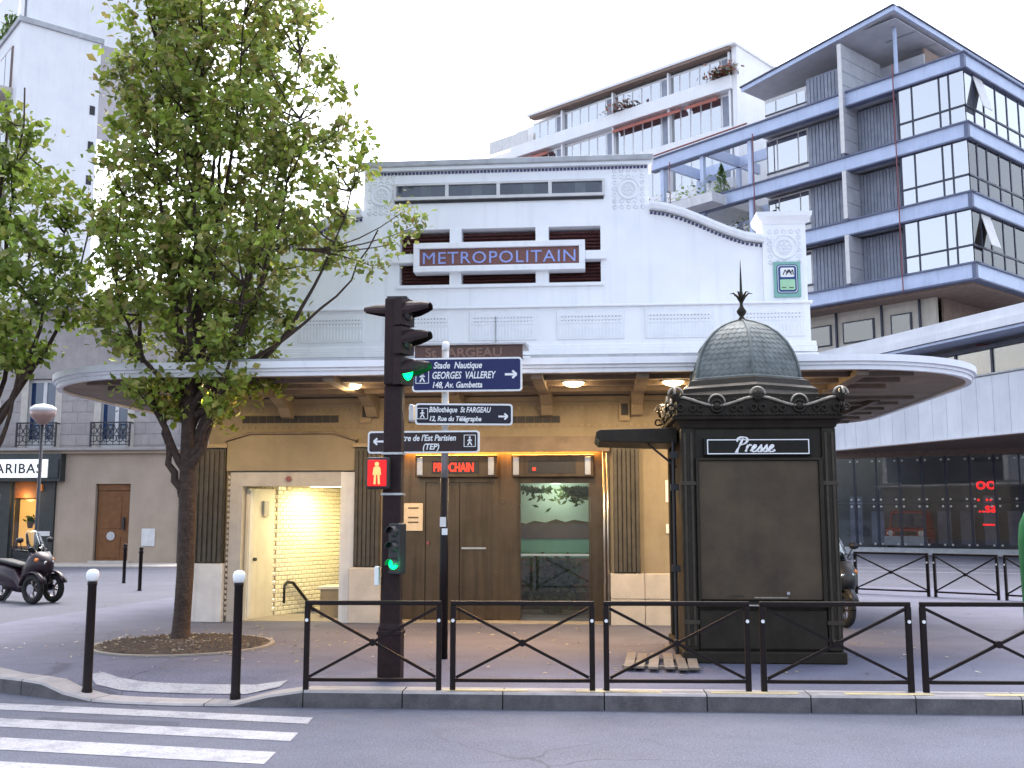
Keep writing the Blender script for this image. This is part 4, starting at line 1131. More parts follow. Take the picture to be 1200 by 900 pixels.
# shopfront
sf = B('shop_fascia','shopdark',SH,-30,-19.55,G-.35,G+.6,2.95,3.95)
B('shop_sign','shopsign',sf,-26,-20.02,G-.42,G-.351,3.08,3.74)
text('sign_letters','PARIBAS',.5,'iron',sf,(-22.28,G-.43,3.24),sx=1.02,ext=.004,space=1.12,bold=.006)
B('shop_sign_end','shopdark',sf,-20.0,-19.62,G-.40,G-.351,3.08,3.74)
for a,b in ((-20.55,-19.86),(-22.35,-21.55),(-26,-23.9)): B('shop_pier','shopdark',SH,a,b,G-.1,G+.6,.03,2.949)
B('shop_door_frame','shopdark',SH,-21.55,-21.45,G+.0,G+.1,.03,2.949)
B('shop_glass','clearglass',SH,-21.44,-20.56,G+.04,G+.06,.03,2.3)
B('shop_transom','wooddoor',SH,-21.44,-20.56,G-.02,G+.1,2.35,2.94)
B('shop_interior','shopglow',SH,-21.5,-20.5,G+.5,G+.58,.6,2.3)
B('shop_stall','shopdark',SH,-21.5,-20.5,G+.12,G+.4,.03,.5)
g = MB(); r3 = random.Random(6)
for k in range(70):
    c = Vector((-20.95+r3.gauss(0,.1),G+.3,1.45+abs(r3.gauss(0,.1)))); u = Vector((r3.gauss(0,1),r3.gauss(0,1),abs(r3.gauss(0,1)))).normalized()*.1; v=u.orthogonal().normalized()*.04
    g.add([c-u,c-v,c+u,c+v],[(0,1,2,3)])
MB().lathe([(.08,0),(.12,.2)],10,(-20.95,G+.3,1.25)).build('plant_pot','wooddoor',SH)
g.build('pot_plant','cypress',SH)
B('shop_screen','shopsign',SH,-22.25,-21.95,G-.12,G-.101,.9,2.5)
B('shop_screen','shopdark',SH,-22.2,-22.0,G-.13,G-.121,1.6,2.1)
B('alarm_box','orange',SH,-20.5,-20.3,G-.2,G-.101,2.6,2.85)
B('cash_slot','framew',SH,-20.45,-19.95,G-.13,G-.101,.98,1.15)
point('shop_lamp',(-21,G-.2,2.4),9,(1,.6,.25),.2,SH)

# ================================================================ trees
def tree(name, loc, seed, ext, zr, trunk, natt, limbs, leafmat, label, leaves=62, lsz=.085, lean=.02, sig=.17, forks=()):
    """ext(z, angle) gives the crown radius; limbs sweep up out of the trunk, twigs join each leaf cluster to a limb"""
    r = random.Random(seed)
    T = thing(name, loc, 0, label, 'tree', 'street trees on the pavement')
    r0, h0 = trunk
    axis = lambda z: Vector((.015*z*z*lean/.02*.3+.03*math.sin(z*1.3), .04*math.sin(z*.9+1), z))
    tm = MB(); zs = [0,.06,.15,.4,.9,1.5,2.1,2.7,3.3,4.2,5.2,6.4,7.6]
    rad = lambda z: r0*(1.55 if z<.05 else 1.22 if z<.1 else 1.06 if z<.3 else 1.0 if z < 2.2 else max(.1,1-(z-2.0)*.17))
    tm.tube([axis(z) for z in zs],[rad(z) for z in zs],14)
    to = tm.build('trunk','bark',T,smooth=True)
    LP = []
    for (z0, tgt, rr_) in limbs:
        p0 = axis(z0); t = Vector(tgt)
        mid = p0 + Vector(((t.x-p0.x)*.75,(t.y-p0.y)*.75,(t.z-p0.z)*.28))
        pts = bez(p0, mid, t, 12)
        pts = [p+Vector((r.gauss(0,.02),r.gauss(0,.02),0)) if 0<i<12 else p for i,p in enumerate(pts)]
        rs = [max(.012, rr_*(1-i/12)**.8) for i in range(13)]
        MB().tube(pts, rs, 8).build('limb','bark',T,smooth=True)
        LP += [(p, q) for p, q in zip(pts, rs)]
    LP += [(axis(z), rad(z)) for z in (3.5,4.2,5.0,5.8,6.6,7.4)]
    att = []; tries = 0
    while len(att) < natt and tries < 60000:
        tries += 1
        z = r.uniform(*zr); a = r.uniform(0,2*math.pi); q = r.random()**.5
        if z < zr[0]+1.3 and r.random() < .35: continue
        e = ext(z,a)
        if e <= 0: continue
        p = Vector((q*e*math.cos(a), q*e*math.sin(a), z))
        if all((p-o).length > .38 for o in att): att.append(p)
    tw = MB(); lf = MB()
    for p in att:
        best = min(LP, key=lambda L: (L[0]-p).length + (1.2 if L[0].z > p.z-.12 else 0))
        b0 = best[0]
        m = (b0+p)/2 + Vector((0,0,-.08-.1*(p-b0).length*r.random()))
        pts = bez(b0, m, p, 5)
        tw.tube(pts, [.02,.016,.013,.01,.008,.005], 5, False)
        tip = p
        nl = int(leaves*r.uniform(.6,1.35)); sg_ = sig*r.uniform(.75,1.3)
        for k in range(nl):
            if r.random() < .22:
                t = r.uniform(.35,1); c = pts[min(4,int(t*5))].lerp(pts[min(5,int(t*5)+1)],t*5%1) + Vector((r.gauss(0,.05),r.gauss(0,.05),r.gauss(0,.05)))
            else:
                c = tip + Vector((r.gauss(0,sg_),r.gauss(0,sg_),r.gauss(0,sg_*.8)))
            s = lsz*r.uniform(.6,1.3)
            nrm = Vector((r.gauss(0,.6),r.gauss(0,.6)-.15,r.gauss(.55,.5))).normalized()
            u = nrm.orthogonal().normalized(); u.rotate(Matrix.Rotation(r.uniform(0,6.28),3,nrm)); v = nrm.cross(u)
            u.z -= .25; u.normalize()
            w_ = s*.36
            lf.add([c-u*s*.5, c-u*s*.05+v*w_+nrm*s*.1, c+u*s*.6, c-u*s*.05-v*w_+nrm*s*.1],[(0,1,2),(0,2,3)])
    tw.build('twigs','bark',T,kind='stuff')
    lf.build('crown',leafmat,T,kind='stuff')
    return T
EL = [(2.95,-.3),(3.3,-.7),(3.6,-1.0),(4.2,-1.42),(4.8,-1.45),(5.4,-1.4),(6.0,-1.3),(6.7,-1.2),(7.7,-1.2),(8.3,-1.1),(9.1,-1.15),(9.9,-.5)]
ER = [(2.95,.4),(3.3,.9),(3.6,1.15),(4.2,1.25),(4.8,1.45),(5.3,2.2),(5.9,2.45),(6.7,2.5),(7.7,2.35),(8.3,2.1),(9.1,2.05),(9.9,1.4)]
def ext1(z,a):
    c = math.cos(a); l, rr_ = -interp(EL,z), interp(ER,z)
    side = rr_ if c > 0 else l
    dep = 1.5*min(1,max(l,rr_)/1.3)
    return 1/math.sqrt((c/side)**2+(math.sin(a)/dep)**2)
limbs1 = [(1.95,(-.42,-.1,3.6),.075),(2.3,(-.95,-.3,6.3),.06),(2.35,(.62,-.25,4.3),.075),(2.6,(1.0,.2,7.8),.07),(2.9,(.3,.3,8.9),.075),(2.75,(-.55,.4,8.6),.07),(3.2,(1.6,-.3,7.4),.06),
          (3.1,(2.3,.0,6.4),.055),(3.4,(.2,-.6,9.3),.06),(3.0,(.9,.9,6.2),.05),(3.3,(-.9,-.7,5.2),.045),(3.6,(1.3,.6,8.8),.05),(3.8,(-.7,-.2,9.4),.05),(3.6,(2.75,-.2,5.75),.04),(2.5,(1.0,-.7,4.9),.05),(4.4,(.7,-.1,9.7),.05)]
T1 = tree('street_tree',(-5.87,14.09,0),11,ext1,(3.15,9.85),(.118,0),275,limbs1,'leaf','tall upright street tree in the round gravel pit before the station',leaves=90,lsz=.118,sig=.14)
# a spray of leaves reaching out to the right
sp = MB(); tw = MB(); r = random.Random(5)
for tip in ((3.1,-.2,6.0),(2.95,-.15,5.55),(2.7,-.3,5.2),(3.25,-.1,5.8),(2.3,-.2,5.35)):
    tw.tube(bez((1.6,-.2,5.5),(2.3,-.2,5.4),tip,5),[.016,.014,.012,.01,.008,.005],5,False)
    for k in range(70):
        c = Vector(tip)+Vector((r.gauss(0,.13),r.gauss(0,.13),r.gauss(0,.1))); s=.09*r.uniform(.6,1.3)
        nrm = Vector((r.gauss(0,.6),r.gauss(0,.6)-.15,r.gauss(.55,.5))).normalized(); u = nrm.orthogonal().normalized(); u.rotate(Matrix.Rotation(r.uniform(0,6.28),3,nrm)); v = nrm.cross(u)
        sp.add([c-u*s*.5,c-u*s*.05+v*s*.36+nrm*s*.1,c+u*s*.6,c-u*s*.05-v*s*.36+nrm*s*.1],[(0,1,2),(0,2,3)])
sp.build('leaf_spray','leaf',T1,kind='stuff'); tw.build('twigs','bark',T1,kind='stuff')
E2 = [(3.6,.7),(4.0,1.2),(4.5,1.6),(5.5,1.8),(6.2,1.5),(6.7,.9),(7.1,.7),(7.5,.5)]
ext2 = lambda z,a: interp(E2,z)*(1+.1*math.sin(3*a+z))
limbs2 = [(2.0,(.9,-.2,4.4),.05),(2.2,(.5,.5,6.8),.05),(2.5,(1.3,-.2,5.6),.06),(2.3,(-.8,.2,6.0),.07),(2.7,(.2,-.7,6.2),.06),(3.0,(.6,-.2,7.7),.06),(3.0,(-.3,.6,7.2),.05),(2.8,(1.2,.8,6.2),.05)]
tree('street_tree',(-8.62,13.3,0),23,ext2,(3.65,7.5),(.1,0),115,limbs2,'leaf2','bright green street tree at the left edge, trunk out of view',leaves=95,lsz=.122,sig=.15)
# round pit under the main tree
pit = thing('tree_pit',(-5.65,13.72,0),0,'round gravel tree pit with metal rim set in the pavement','tree pit')
pr = MB(); o_=[]; 
for r_,z in ((1.15,.004),(1.13,.016),(.9,.022),(.5,.03),(.2,.05)): o_.append([(r_*math.cos(2*math.pi*k/48),r_*.98*math.sin(2*math.pi*k/48),z) for k in range(48)])
pr.loft(o_,True).build('gravel_bed','soil',pit,smooth=True)
rim = MB()
a = [(1.2,.002),(1.2,.024),(1.14,.024),(1.14,.002)]
rim.loft([[(r_*math.cos(2*math.pi*k/48),r_*.98*math.sin(2*math.pi*k/48),z) for k in range(48)] for r_,z in a],False)
rim.build('rim','concrete',pit)
st = MB(); r = random.Random(2)
for k in range(1500):
    a, q = r.uniform(0,6.283), 1.1*math.sqrt(r.random()); c = Vector((q*math.cos(a),q*.98*math.sin(a),.03+.02*(1-q))); s=r.uniform(.012,.03)
    st.add([c+Vector((s,0,0)),c+Vector((0,s,0)),c+Vector((-s,0,0)),c+Vector((0,-s,0)),c+Vector((0,0,s*.9))],[(0,1,4),(1,2,4),(2,3,4),(3,0,4)])
st.build('gravel','soil',pit,kind='stuff')
# fallen leaves
fl = MB(); r = random.Random(9)
for k in range(420):
    if r.random()<.55: a,q=r.uniform(0,6.283),abs(r.gauss(0,1.0)); c=Vector((-5.6+q*math.cos(a)*1.4,13.7+q*math.sin(a),.012))
    else: c=Vector((r.uniform(-7.5,4.5),r.uniform(11.6,16.3),.008))
    if math.hypot(c.x+5.65,(c.y-13.72)) < 1.2: c.z=.05
    s=r.uniform(.02,.045); t=r.uniform(0,6.28); u=Vector((math.cos(t),math.sin(t),r.uniform(-.2,.3)))*s; v=Vector((-math.sin(t),math.cos(t),r.uniform(-.2,.3)))*s*.6
    fl.add([c-u,c-v+Vector((0,0,.006)),c+u,c+v+Vector((0,0,.006))],[(0,1,2,3)])
fl.build('fallen_leaves','dryleaf',label='dry leaves scattered over the pavement',cat='leaves',kind='stuff')

# ================================================================ press kiosk
KX, KY = 1.87, 13.57
K = thing('press_kiosk',(KX,KY,0),R(1.5),'dark bronze press kiosk with lead scale dome and closed shutter','kiosk')
HW = .93
def oct(h, c): return [(h-c,-h),(h,-h+c),(h,h-c),(h-c,h),(-h+c,h),(-h,h-c),(-h,-h+c),(-h+c,-h)]
B('plinth','kiosk',K,-HW-.03,HW+.03,-HW-.03,HW+.03,.0,.14,bevel=.015)
MB().prism(oct(HW-.05,.1),.14,2.86).build('body','kiosk',K)
for sx in (-1,1):
    for sy in (-1,1):
        cn = B('corner_post','kiosk',K,sx*HW-sx*.17,sx*HW,sy*HW-sy*.17,sy*HW,.141,2.8,bevel=.02)
B('base_panel','kiosk',K,-HW+.18,HW-.18,-HW-.0,-HW+.049,.16,.62,bevel=.015)
B('shelf','kiosk',K,-HW+.16,HW-.16,-HW-.07,-HW+.0,.66,.71,bevel=.008)
MB().box(-HW+.3,HW-.35,-HW-.076,-HW-.0705,.675,.69).build('shelf_edge','steel',K)
sh = B('shutter','kioskpanel',K,-HW+.2,HW-.22,-HW+.0,-HW+.049,.74,2.4,bevel=.01)
fr = MB()
fr.box(-HW+.171,-HW+.2,-HW-.03,-HW+.05,.72,2.42); fr.box(HW-.22,HW-.171,-HW-.03,-HW+.05,.72,2.42); fr.box(-HW+.171,HW-.171,-HW-.03,-HW+.05,2.4,2.43)
fr.build('shutter_frame','kiosk',K,bevel=.006)
for x0,x1 in ((-HW+.03,-HW+.06),(-HW+.11,-HW+.14),(HW-.06,HW-.03),(HW-.14,HW-.11)): B('post_moulding','kioskmid',K,x0,x1,-HW-.016,-HW-.0005,.2,2.74,bevel=.005)
for z in (.45,2.1):
    for sx in (-1,1): B('post_band','kioskmid',K,sx*HW-.185 if sx>0 else -HW-.012,HW+.012 if sx>0 else -HW+.185,-HW-.02,-HW-.0006,z,z+.05,bevel=.005)
B('shutter_notice','kioskmid',K,-.4,-.22,-HW-.005,-HW-.0005,.77,.8); B('shutter_notice','kioskhi',K,-.1,.3,-HW-.0055,-HW-.0005,.76,.775)
MB().disc((.3,-HW-.001,.82),(0,-1,0),.02,.02,8).build('lock','chrome',K)
MT['kiosksign'] = P('kiosk_sign_black',(.012,.0115,.009),(.009,.0085,.007),9,.55,spec=.2)
ps = B('press_sign','kiosksign',K,-.66,.64,-HW-.045,-HW+.049,2.46,2.67,bevel=.006)
bd = MB(); bd.box(-.62,.60,-HW-.05,-HW-.0455,2.475,2.487); bd.box(-.62,.60,-HW-.05,-HW-.0455,2.643,2.655); bd.box(-.62,-.608,-HW-.05,-HW-.0455,2.487,2.643); bd.box(.588,.6,-HW-.05,-HW-.0455,2.487,2.643)
bd.build('sign_border','signwhite',ps)
SCR = {'P':[[(.12,0),(.2,.3),(.3,.68)],[(.05,.5),(.02,.62),(.12,.72),(.32,.74),(.5,.68),(.54,.56),(.46,.42),(.3,.36),(.2,.4)],[(.05,.02),(.12,-.02),(.2,.03)]],
 'r':[[(.07,0),(.09,.2),(.1,.36)],[(.08,.16),(.13,.28),(.2,.35),(.29,.33)]],
 'e':[[(-.04,.06),(.1,.16),(.2,.26),(.19,.35),(.1,.35),(.04,.2),(.06,.05),(.14,0),(.24,.03),(.33,.1)]],
 's':[[(-.04,.04),(.08,.2),(.17,.38),(.16,.28),(.22,.14),(.2,.03),(.1,0),(.04,.06)],[(.18,.02),(.3,.08)]]}
def script(wd, x, z, sz, y, par):
    m = MB()
    for ch in wd:
        for st_ in SCR[ch]:
            pts = [Vector((x+(a+.25*b)*sz,y,z+b*sz)) for a,b in st_]
            for _ in range(2):
                q = [pts[0]]
                for a,b in zip(pts,pts[1:]): q += [a.lerp(b,.25),a.lerp(b,.75)]
                pts = q+[pts[-1]]
            n_ = len(pts); m.tube(pts,[sz*(.028+.034*abs(math.sin(k*2.6*math.pi/n_))) for k in range(n_)],5)
        x += {'P':.5,'r':.31,'e':.3,'s':.27}[ch]*sz
    m.build('sign_letters','signwhite',par,kind='stuff')
script('Presse',-.30,2.5,.245,-HW-.05,ps)
# entablature
def sq(h): return [(-h,-h),(h,-h),(h,h),(-h,h)]
MB().loft([[(x,y,z) for x,y in sq(h)] for h,z in ((HW-.0,2.8),(HW+.02,2.84),(HW+.05,2.88),(HW+.10,2.9),(HW+.11,2.93))]).build('architrave','kiosk',K)
MB().loft([[(x,y,z) for x,y in sq(h)] for h,z in ((HW+.04,2.931),(HW+.05,3.16),(HW+.06,3.2))]).build('frieze','kiosk',K)
for side in range(4):
    rot = Matrix.Rotation(side*math.pi/2,3,'Z')
    om = MB(); hi = MB(); y = -HW-.075; W = HW+.06
    def wave(x):
        t = (x/W+1)*2; return 3.12+.055*math.cos(t*math.pi)+ .0
    pts = [(-W+2*W*i/48, y, wave(-W+2*W*i/48)) for i in range(49)]
    hi.tube(pts,.018,5)
    for cx,s in ((-W,1.0),(0,1.0),(W,1.0),(-W/2,.75),(W/2,.75)):
        if abs(cx) != W/2:
            hi.torus((cx,y,3.2),(0,1,0),.085*s,.016,12,5,math.pi,2*math.pi)
            for k in range(5):
                a = math.pi*(k+.5)/5; om.tube([(cx,y-.01,3.12),(cx+.08*math.cos(a),y-.015,3.18+.07*math.sin(a))],[.022,.012],5)
            for sg_ in (-1,1): om.torus((cx+sg_*.055,y,3.04),(0,1,0),.04,.014,10,5)
        else:
            om.torus((cx,y,3.06),(0,1,0),.07,.018,12,5); om.disc((cx,y+.01,3.06),(0,-1,0),.045,.03,10); 
            hi.torus((cx,y,3.1),(0,1,0),.1,.012,10,5,math.pi,2*math.pi)
    for cx in (-W*.75,-W*.25,W*.25,W*.75):
        for sg_,zz in ((-1,3.03),(1,3.03)):
            om.torus((cx+sg_*.045,y+.005,zz),(0,1,0),.035,.012,10,5); om.torus((cx+sg_*.03,y+.005,zz+.1),(0,1,0),.025,.01,8,5)
    for k in range(40): om.disc((-W+2*W*(k+.5)/40,y+.02,2.955),(0,-1,0),.014,.02,6)
    for mb,mt,nm_ in ((om,'kiosk','palmette_frieze'),(hi,'kioskhi','wave_moulding')):
        mb.v = [tuple(rot @ Vector(v)) for v in mb.v]
        mb.build(nm_,mt,K,smooth=True,kind='stuff')
# six sided roof, one ridge to the street
hexa = lambda rr_,z,n=6: [(rr_*math.sin(2*math.pi*k/n),-rr_*math.cos(2*math.pi*k/n),z) for k in range(n)]
MB().loft([hexa(r_,z) for r_,z in ((1.03,3.18),(1.03,3.22),(.97,3.28),(.97,3.33),(.89,3.37),(.86,3.44),(.80,3.46))]).build('roof_cornice','kiosk',K)
dome = [(.745,3.46),(.74,3.55),(.715,3.68),(.665,3.82),(.585,3.96),(.47,4.09),(.33,4.19),(.17,4.26),(.04,4.30)]
dm = MB().loft([hexa(r_,z) for r_,z in dome]).build('dome','dome',K)
MB().loft([hexa(r_,z) for r_,z in ((.80,3.44),(.80,3.475),(.755,3.49))]).build('dome_ring','dome',K)
rb = MB()
for k in range(6): rb.tube([hexa(r_+.008,z)[k] for r_,z in dome],.02,5)
rb.build('dome_rib','dome',dm,smooth=True)
sc = MB()
for k in range(6):
    row = 0; z = 3.5
    while z < 4.22:
        rr_ = interp([(z_,r_) for r_,z_ in dome],z); rn = interp([(z_,r_) for r_,z_ in dome],z+.075)
        A, Bq = Vector(hexa(rr_,z)[k]), Vector(hexa(rr_,z)[(k+1)%6]); A2,B2 = Vector(hexa(rn,z+.075)[k]), Vector(hexa(rn,z+.075)[(k+1)%6])
        n_ = max(1,int((Bq-A).length/.085)); nrm = ((A+Bq)/2); nrm = Vector((nrm.x,nrm.y,.35*nrm.length)).normalized()
        for i in range(n_):
            t0,t1 = (i+.08+(.0 if row%2 else .25))/ (n_+.3), (i+.92+(.0 if row%2 else .25))/(n_+.3)
            p0,p1 = A.lerp(Bq,t0),A.lerp(Bq,t1); q0,q1 = A2.lerp(B2,t0),A2.lerp(B2,t1); c = (p0+p1)/2
            sc.add([q0+nrm*.002,q1+nrm*.002,p1.lerp(q1,.3)+nrm*.009,c+nrm*.013-Vector((0,0,.01)),p0.lerp(q0,.3)+nrm*.009,c-Vector((0,0,.01))],[(0,4,3,2,1),(4,5,3),(3,5,2)])
        z += .068; row += 1
sc.build('dome_scales','dome',dm,kind='stuff')
fn = MB().lathe([(.06,4.27),(.05,4.32),(.025,4.35),(.06,4.4),(.065,4.43),(.03,4.48),(.018,4.52),(.035,4.58),(.03,4.64),(.018,4.7),(.012,4.9),(.003,5.12)],10).build('finial','kiosk',K,smooth=True)
lv = MB()
for k in range(6):
    a = k*math.pi/3; d = Vector((math.cos(a),math.sin(a),0))
    lv.tube([Vector((0,0,4.54)),d*.05+Vector((0,0,4.62)),d*.10+Vector((0,0,4.67)),d*.15+Vector((0,0,4.66))],[.02,.016,.012,.003],5)
lv.build('finial_leaf','kiosk',fn,smooth=True,kind='stuff')
# lifted side awning
aw = MB().loft([[(x,y,z) for y,z in ((-.5,za),(.7,za),(.7,zb),(-.5,zb))] for x,za,zb in ((-1.95,2.72,2.80),(-1.9,2.67,2.82),(-HW,2.64,2.84))]).build('side_awning','kiosk',K,bevel=.01)
MB().tube([(-1.3,-.3,2.66),(-HW,-.3,2.35)],.015,6).build('awning_stay','iron',K)
MB().tube([(-HW-.06,-.55,.0),(-HW-.06,-.55,2.66)],.022,8).build('awning_post','iron',K)
for z in (2.45,2.05,1.05): B('hinge','iron',K,-HW-.1,-HW,-.6,-.5,z,z+.08)
# planks on the ground beside the kiosk
PK = thing('wood_pallet',(.72,12.45,0),R(-8),'weathered loose wooden pallet lying beside the press kiosk','pallet')
for k in range(6): MB().bar((-.36+.145*k+.03*math.sin(k*5),-.62+.06*math.sin(k*3),.05),(-.46+.145*k,.55+.05*math.cos(k*4),.05),.11,.022).build('plank','planks',PK)
for y in (-.35,.3): B('bearer','planks',PK,-.46,.42,y-.04,y+.04,.004,.038)

# ================================================================ street furniture
# crossed barriers
def barrier(W):
    t = thing('crossed_barrier',(0,0,0))
    H = .86
    MB().bar((-.0,0,H),(W,0,H),.05,.045).build('top_rail','darkmetal',t,bevel=.008)
    MB().bar((.02,0,.1),(W-.02,0,.1),.04,.035).build('bottom_rail','darkmetal',t,bevel=.006)
    for x in (.025,W-.025):
        p = MB().bar((x,0,-.08),(x,0,H-.0225),.055,.055,(0,1,0)).build('post','darkmetal',t,bevel=.008)
        MB().disc((x,-.028,H-.17),(0,-1,0),.018,.008,8).build('reflector','signwhite',p)
    MB().bar((.06,-.008,.13),(W-.06,-.008,H-.05),.028,.028).build('cross_bar','darkmetal',t)
    MB().bar((.06,.012,H-.05),(W-.06,.012,.13),.028,.028).build('cross_bar','darkmetal',t)
    MB().disc((W/2,-.035,(H+.08)/2),(0,1,0),.036,.06,12).build('cross_boss','darkmetal',t)
    return t
fx = [(-3.02,-1.63),(-1.54,-.09),(0.0,1.46),(1.56,3.06),(3.15,4.66),(4.75,6.26)]
labs = ['crossed metal barrier in front of the traffic light pole, nearest the crossing','crossed metal barrier in front of the lift doors','crossed metal barrier with the pallet behind it','crossed metal barrier overlapping the right edge of the press kiosk','crossed metal barrier right of the kiosk at the picture edge']
b0 = barrier(1.46)
for i,(a,b) in enumerate(fx[:5]):
    o = b0 if i == 0 else copy_tree(b0)
    ya, yb = 10.40+.058*(a+3), 10.40+.058*(b+3)
    o.location = (a,ya,0); o.rotation_euler = (0,0,math.atan2(yb-ya,b-a)); s = (b-a)/1.46; o.scale = (s,1,1)
    tag(o,labs[i],'barrier','crossed barriers along the kerb')
# barriers at the back right
pr_ = [(5.62,23.9,7.0,23.1),(7.08,23.05,8.15,22.3),(8.25,22.25,9.2,21.5)]
lab2 = ['far crossed barrier behind the parked motorbike','middle crossed barrier of the far row by the avenue','far crossed barrier beside the green container']
from mathutils import Vector as V_
for (xa,ya,xb,yb),lb in zip(pr_,lab2):
    o = copy_tree(b0); L = math.hypot(xb-xa,yb-ya); o.location=(xa,ya,0); o.rotation_euler=(0,0,math.atan2(yb-ya,xb-xa)); o.scale=(L/1.46,1.6,1.05)
    tag(o,lb,'barrier','crossed barriers along the avenue')
# white-topped bollards
def bollard():
    t = thing('bollard',(0,0,0))
    MB().lathe([(.055,-.1),(.055,.02),(.048,.04),(.045,1.04),(.05,1.05),(.05,1.08)],14).build('shaft','darkmetal',t,smooth=True)
    MB().lathe([(.045,1.081),(.06,1.1),(.066,1.13),(.064,1.165),(.05,1.19),(.02,1.202)],14).build('white_cap','signwhite',t,smooth=True)
    return t
bo = bollard(); bo.location = (-5.42,10.66,-.1); bo.scale = (1,1,1.06)
tag(bo,'white-capped bollard left of the tree at the crossing','bollard','white-capped bollards at the crossing')
b2 = copy_tree(bo); b2.location = (-3.78,10.56,-.1); b2.rotation_euler = (0,0,.5); tag(b2,'white-capped bollard between the tree and the barriers','bollard','white-capped bollards at the crossing')
def plainb():
    t = thing('plain_bollard',(0,0,0))
    MB().lathe([(.05,-.05),(.05,.02),(.042,.04),(.042,.86),(.055,.87),(.055,.9),(.035,.93),(.055,.97),(.04,1.0),(.01,1.01)],12).build('shaft','darkmetal',t,smooth=True)
    return t
p = plainb(); p.location=(-12.34,25.92,-.01); tag(p,'thin dark bollard in front of the brown house door','bollard','thin dark bollards in the side street')
q = copy_tree(p); q.location=(-10.75,23.4,-.01); tag(q,'thin dark bollard nearer the tree trunk in the side street','bollard','thin dark bollards in the side street')

# traffic light
TL = thing('traffic_light',(-2.27,11.07,0),0,'brown traffic light pole with green signal and red pedestrian lamp','traffic light')
MB().loft([[(-.125*e,-.11*e,z),(.125*e,-.11*e,z),(.125*e,.11*e,z),(-.125*e,.11*e,z)] for e,z in ((1,0),(1,.55),(.86,.6),(.82,1.2),(.80,3.16))]).build('pole','polebrown',TL,bevel=.02)
B('base_collar','polebrown',TL,-.135,.135,-.12,.12,.48,.52,bevel=.008)
hd = B('signal_head','polebrown',TL,-.10,.09,-.12,.12,3.16,4.13,bevel=.02)
B('head_cap','black',TL,-.08,.14,-.1,.1,4.131,4.15)
HR = Matrix.Rotation(R(-24),3,'Z')
def faced(mb): mb.v = [tuple(HR @ Vector(v)) for v in mb.v]; return mb
for k,(z,mt) in enumerate(((3.97,'offlamp'),(3.65,'offlamp'),(3.31,'greenlamp'))):
    fb = faced(MB().box(.06,.17,-.12,.12,z-.15,z+.15)).build('lamp_housing','polebrown',hd)
    faced(MB().lathe([(.0,0),(.06,.0),(.09,-.02),(.1,-.035)],16)) if False else None
    m = MB(); m.tube([(.17,0,z),(.185,0,z),(.195,0,z)],[.1,.085,.03],16)
    faced(m).build('lens',mt,hd,smooth=True)
    # tapering visor
    rings=[]
    for x,rr_,dz in ((.165,.125,0),(.26,.115,.005),(.38,.085,.02),(.46,.055,.03)):
        rings.append([(x,rr_*math.cos(a),z+dz+rr_*math.sin(a)) for a in [R(-20+220*i/10) for i in range(11)]]+[(x,(rr_-.012)*math.cos(a),z+dz+(rr_-.012)*math.sin(a)) for a in [R(200-220*i/10) for i in range(11)]])
    faced(MB().loft(rings)).build('visor','polebrown',hd)
    if k == 0:
        rings=[]
        for x,rr_,dz in ((-.10,.11,0),(-.2,.095,.01),(-.35,.05,.03)):
            rings.append([(x,rr_*math.cos(a),z+dz+rr_*math.sin(a)) for a in [R(-10+200*i/10) for i in range(11)]]+[(x,(rr_-.012)*math.cos(a),z+dz+(rr_-.012)*math.sin(a)) for a in [R(190-200*i/10) for i in range(11)]])
        MB().loft(rings).build('visor','polebrown',hd)
pe = B('pedestrian_head','black',TL,-.245,-.0,-.26,-.111,2.02,2.36,bevel=.02)
B('red_lens','redlamp',pe,-.225,-.02,-.275,-.261,2.05,2.33,bevel=.02)
mm = MB(); Y_=-.279
mm.disc((-.122,Y_,2.285),(0,-1,0),.024,.006,10); mm.bar((-.122,Y_,2.26),(-.122,Y_,2.17),.05,.006,(0,1,0)); mm.bar((-.14,Y_,2.18),(-.145,Y_,2.07),.022,.006,(0,1,0)); mm.bar((-.104,Y_,2.18),(-.098,Y_,2.07),.022,.006,(0,1,0)); mm.bar((-.15,Y_,2.25),(-.16,Y_,2.17),.016,.006,(0,1,0)); mm.bar((-.094,Y_,2.25),(-.084,Y_,2.17),.016,.006,(0,1,0))
mm.build('walking_man','redman',pe)
for z in (2.41,1.97): MB().box(-.115,.115,-.104,.104,z-.012,z+.012).build('clamp','galv',TL)
rp = faced(MB().box(.06,.2,-.16,-.02,1.12,1.66)).build('repeater','black',TL,bevel=.015)
for z,mt in ((1.57,'offlamp'),(1.41,'offlamp'),(1.23,'greenlamp')):
    m = MB(); m.tube([(.13,-.16,z),(.13,-.175,z),(.13,-.18,z)],[.06,.05,.02],14); faced(m).build('small_lens',mt,rp,smooth=True)
    rings=[[(.13+r_*math.cos(a),y,z+r_*math.sin(a)) for a in [R(-10+200*i/10) for i in range(11)]]+[(.13+(r_-.008)*math.cos(a),y,z+(r_-.008)*math.sin(a)) for a in [R(190-200*i/10) for i in range(11)]] for y,r_ in ((-.16,.066),(-.24,.06))]
    faced(MB().loft(rings)).build('small_visor','black',rp)
point('green_glow',(.32,-.22,3.33),.9,(.0,1,.35),.06,TL)
point('green_glow',(.16,-.26,1.23),.25,(.0,1,.35),.04,TL)
B('push_button','signwhite',TL,-.16,-.11,-.16,-.08,1.0,1.2,bevel=.01)

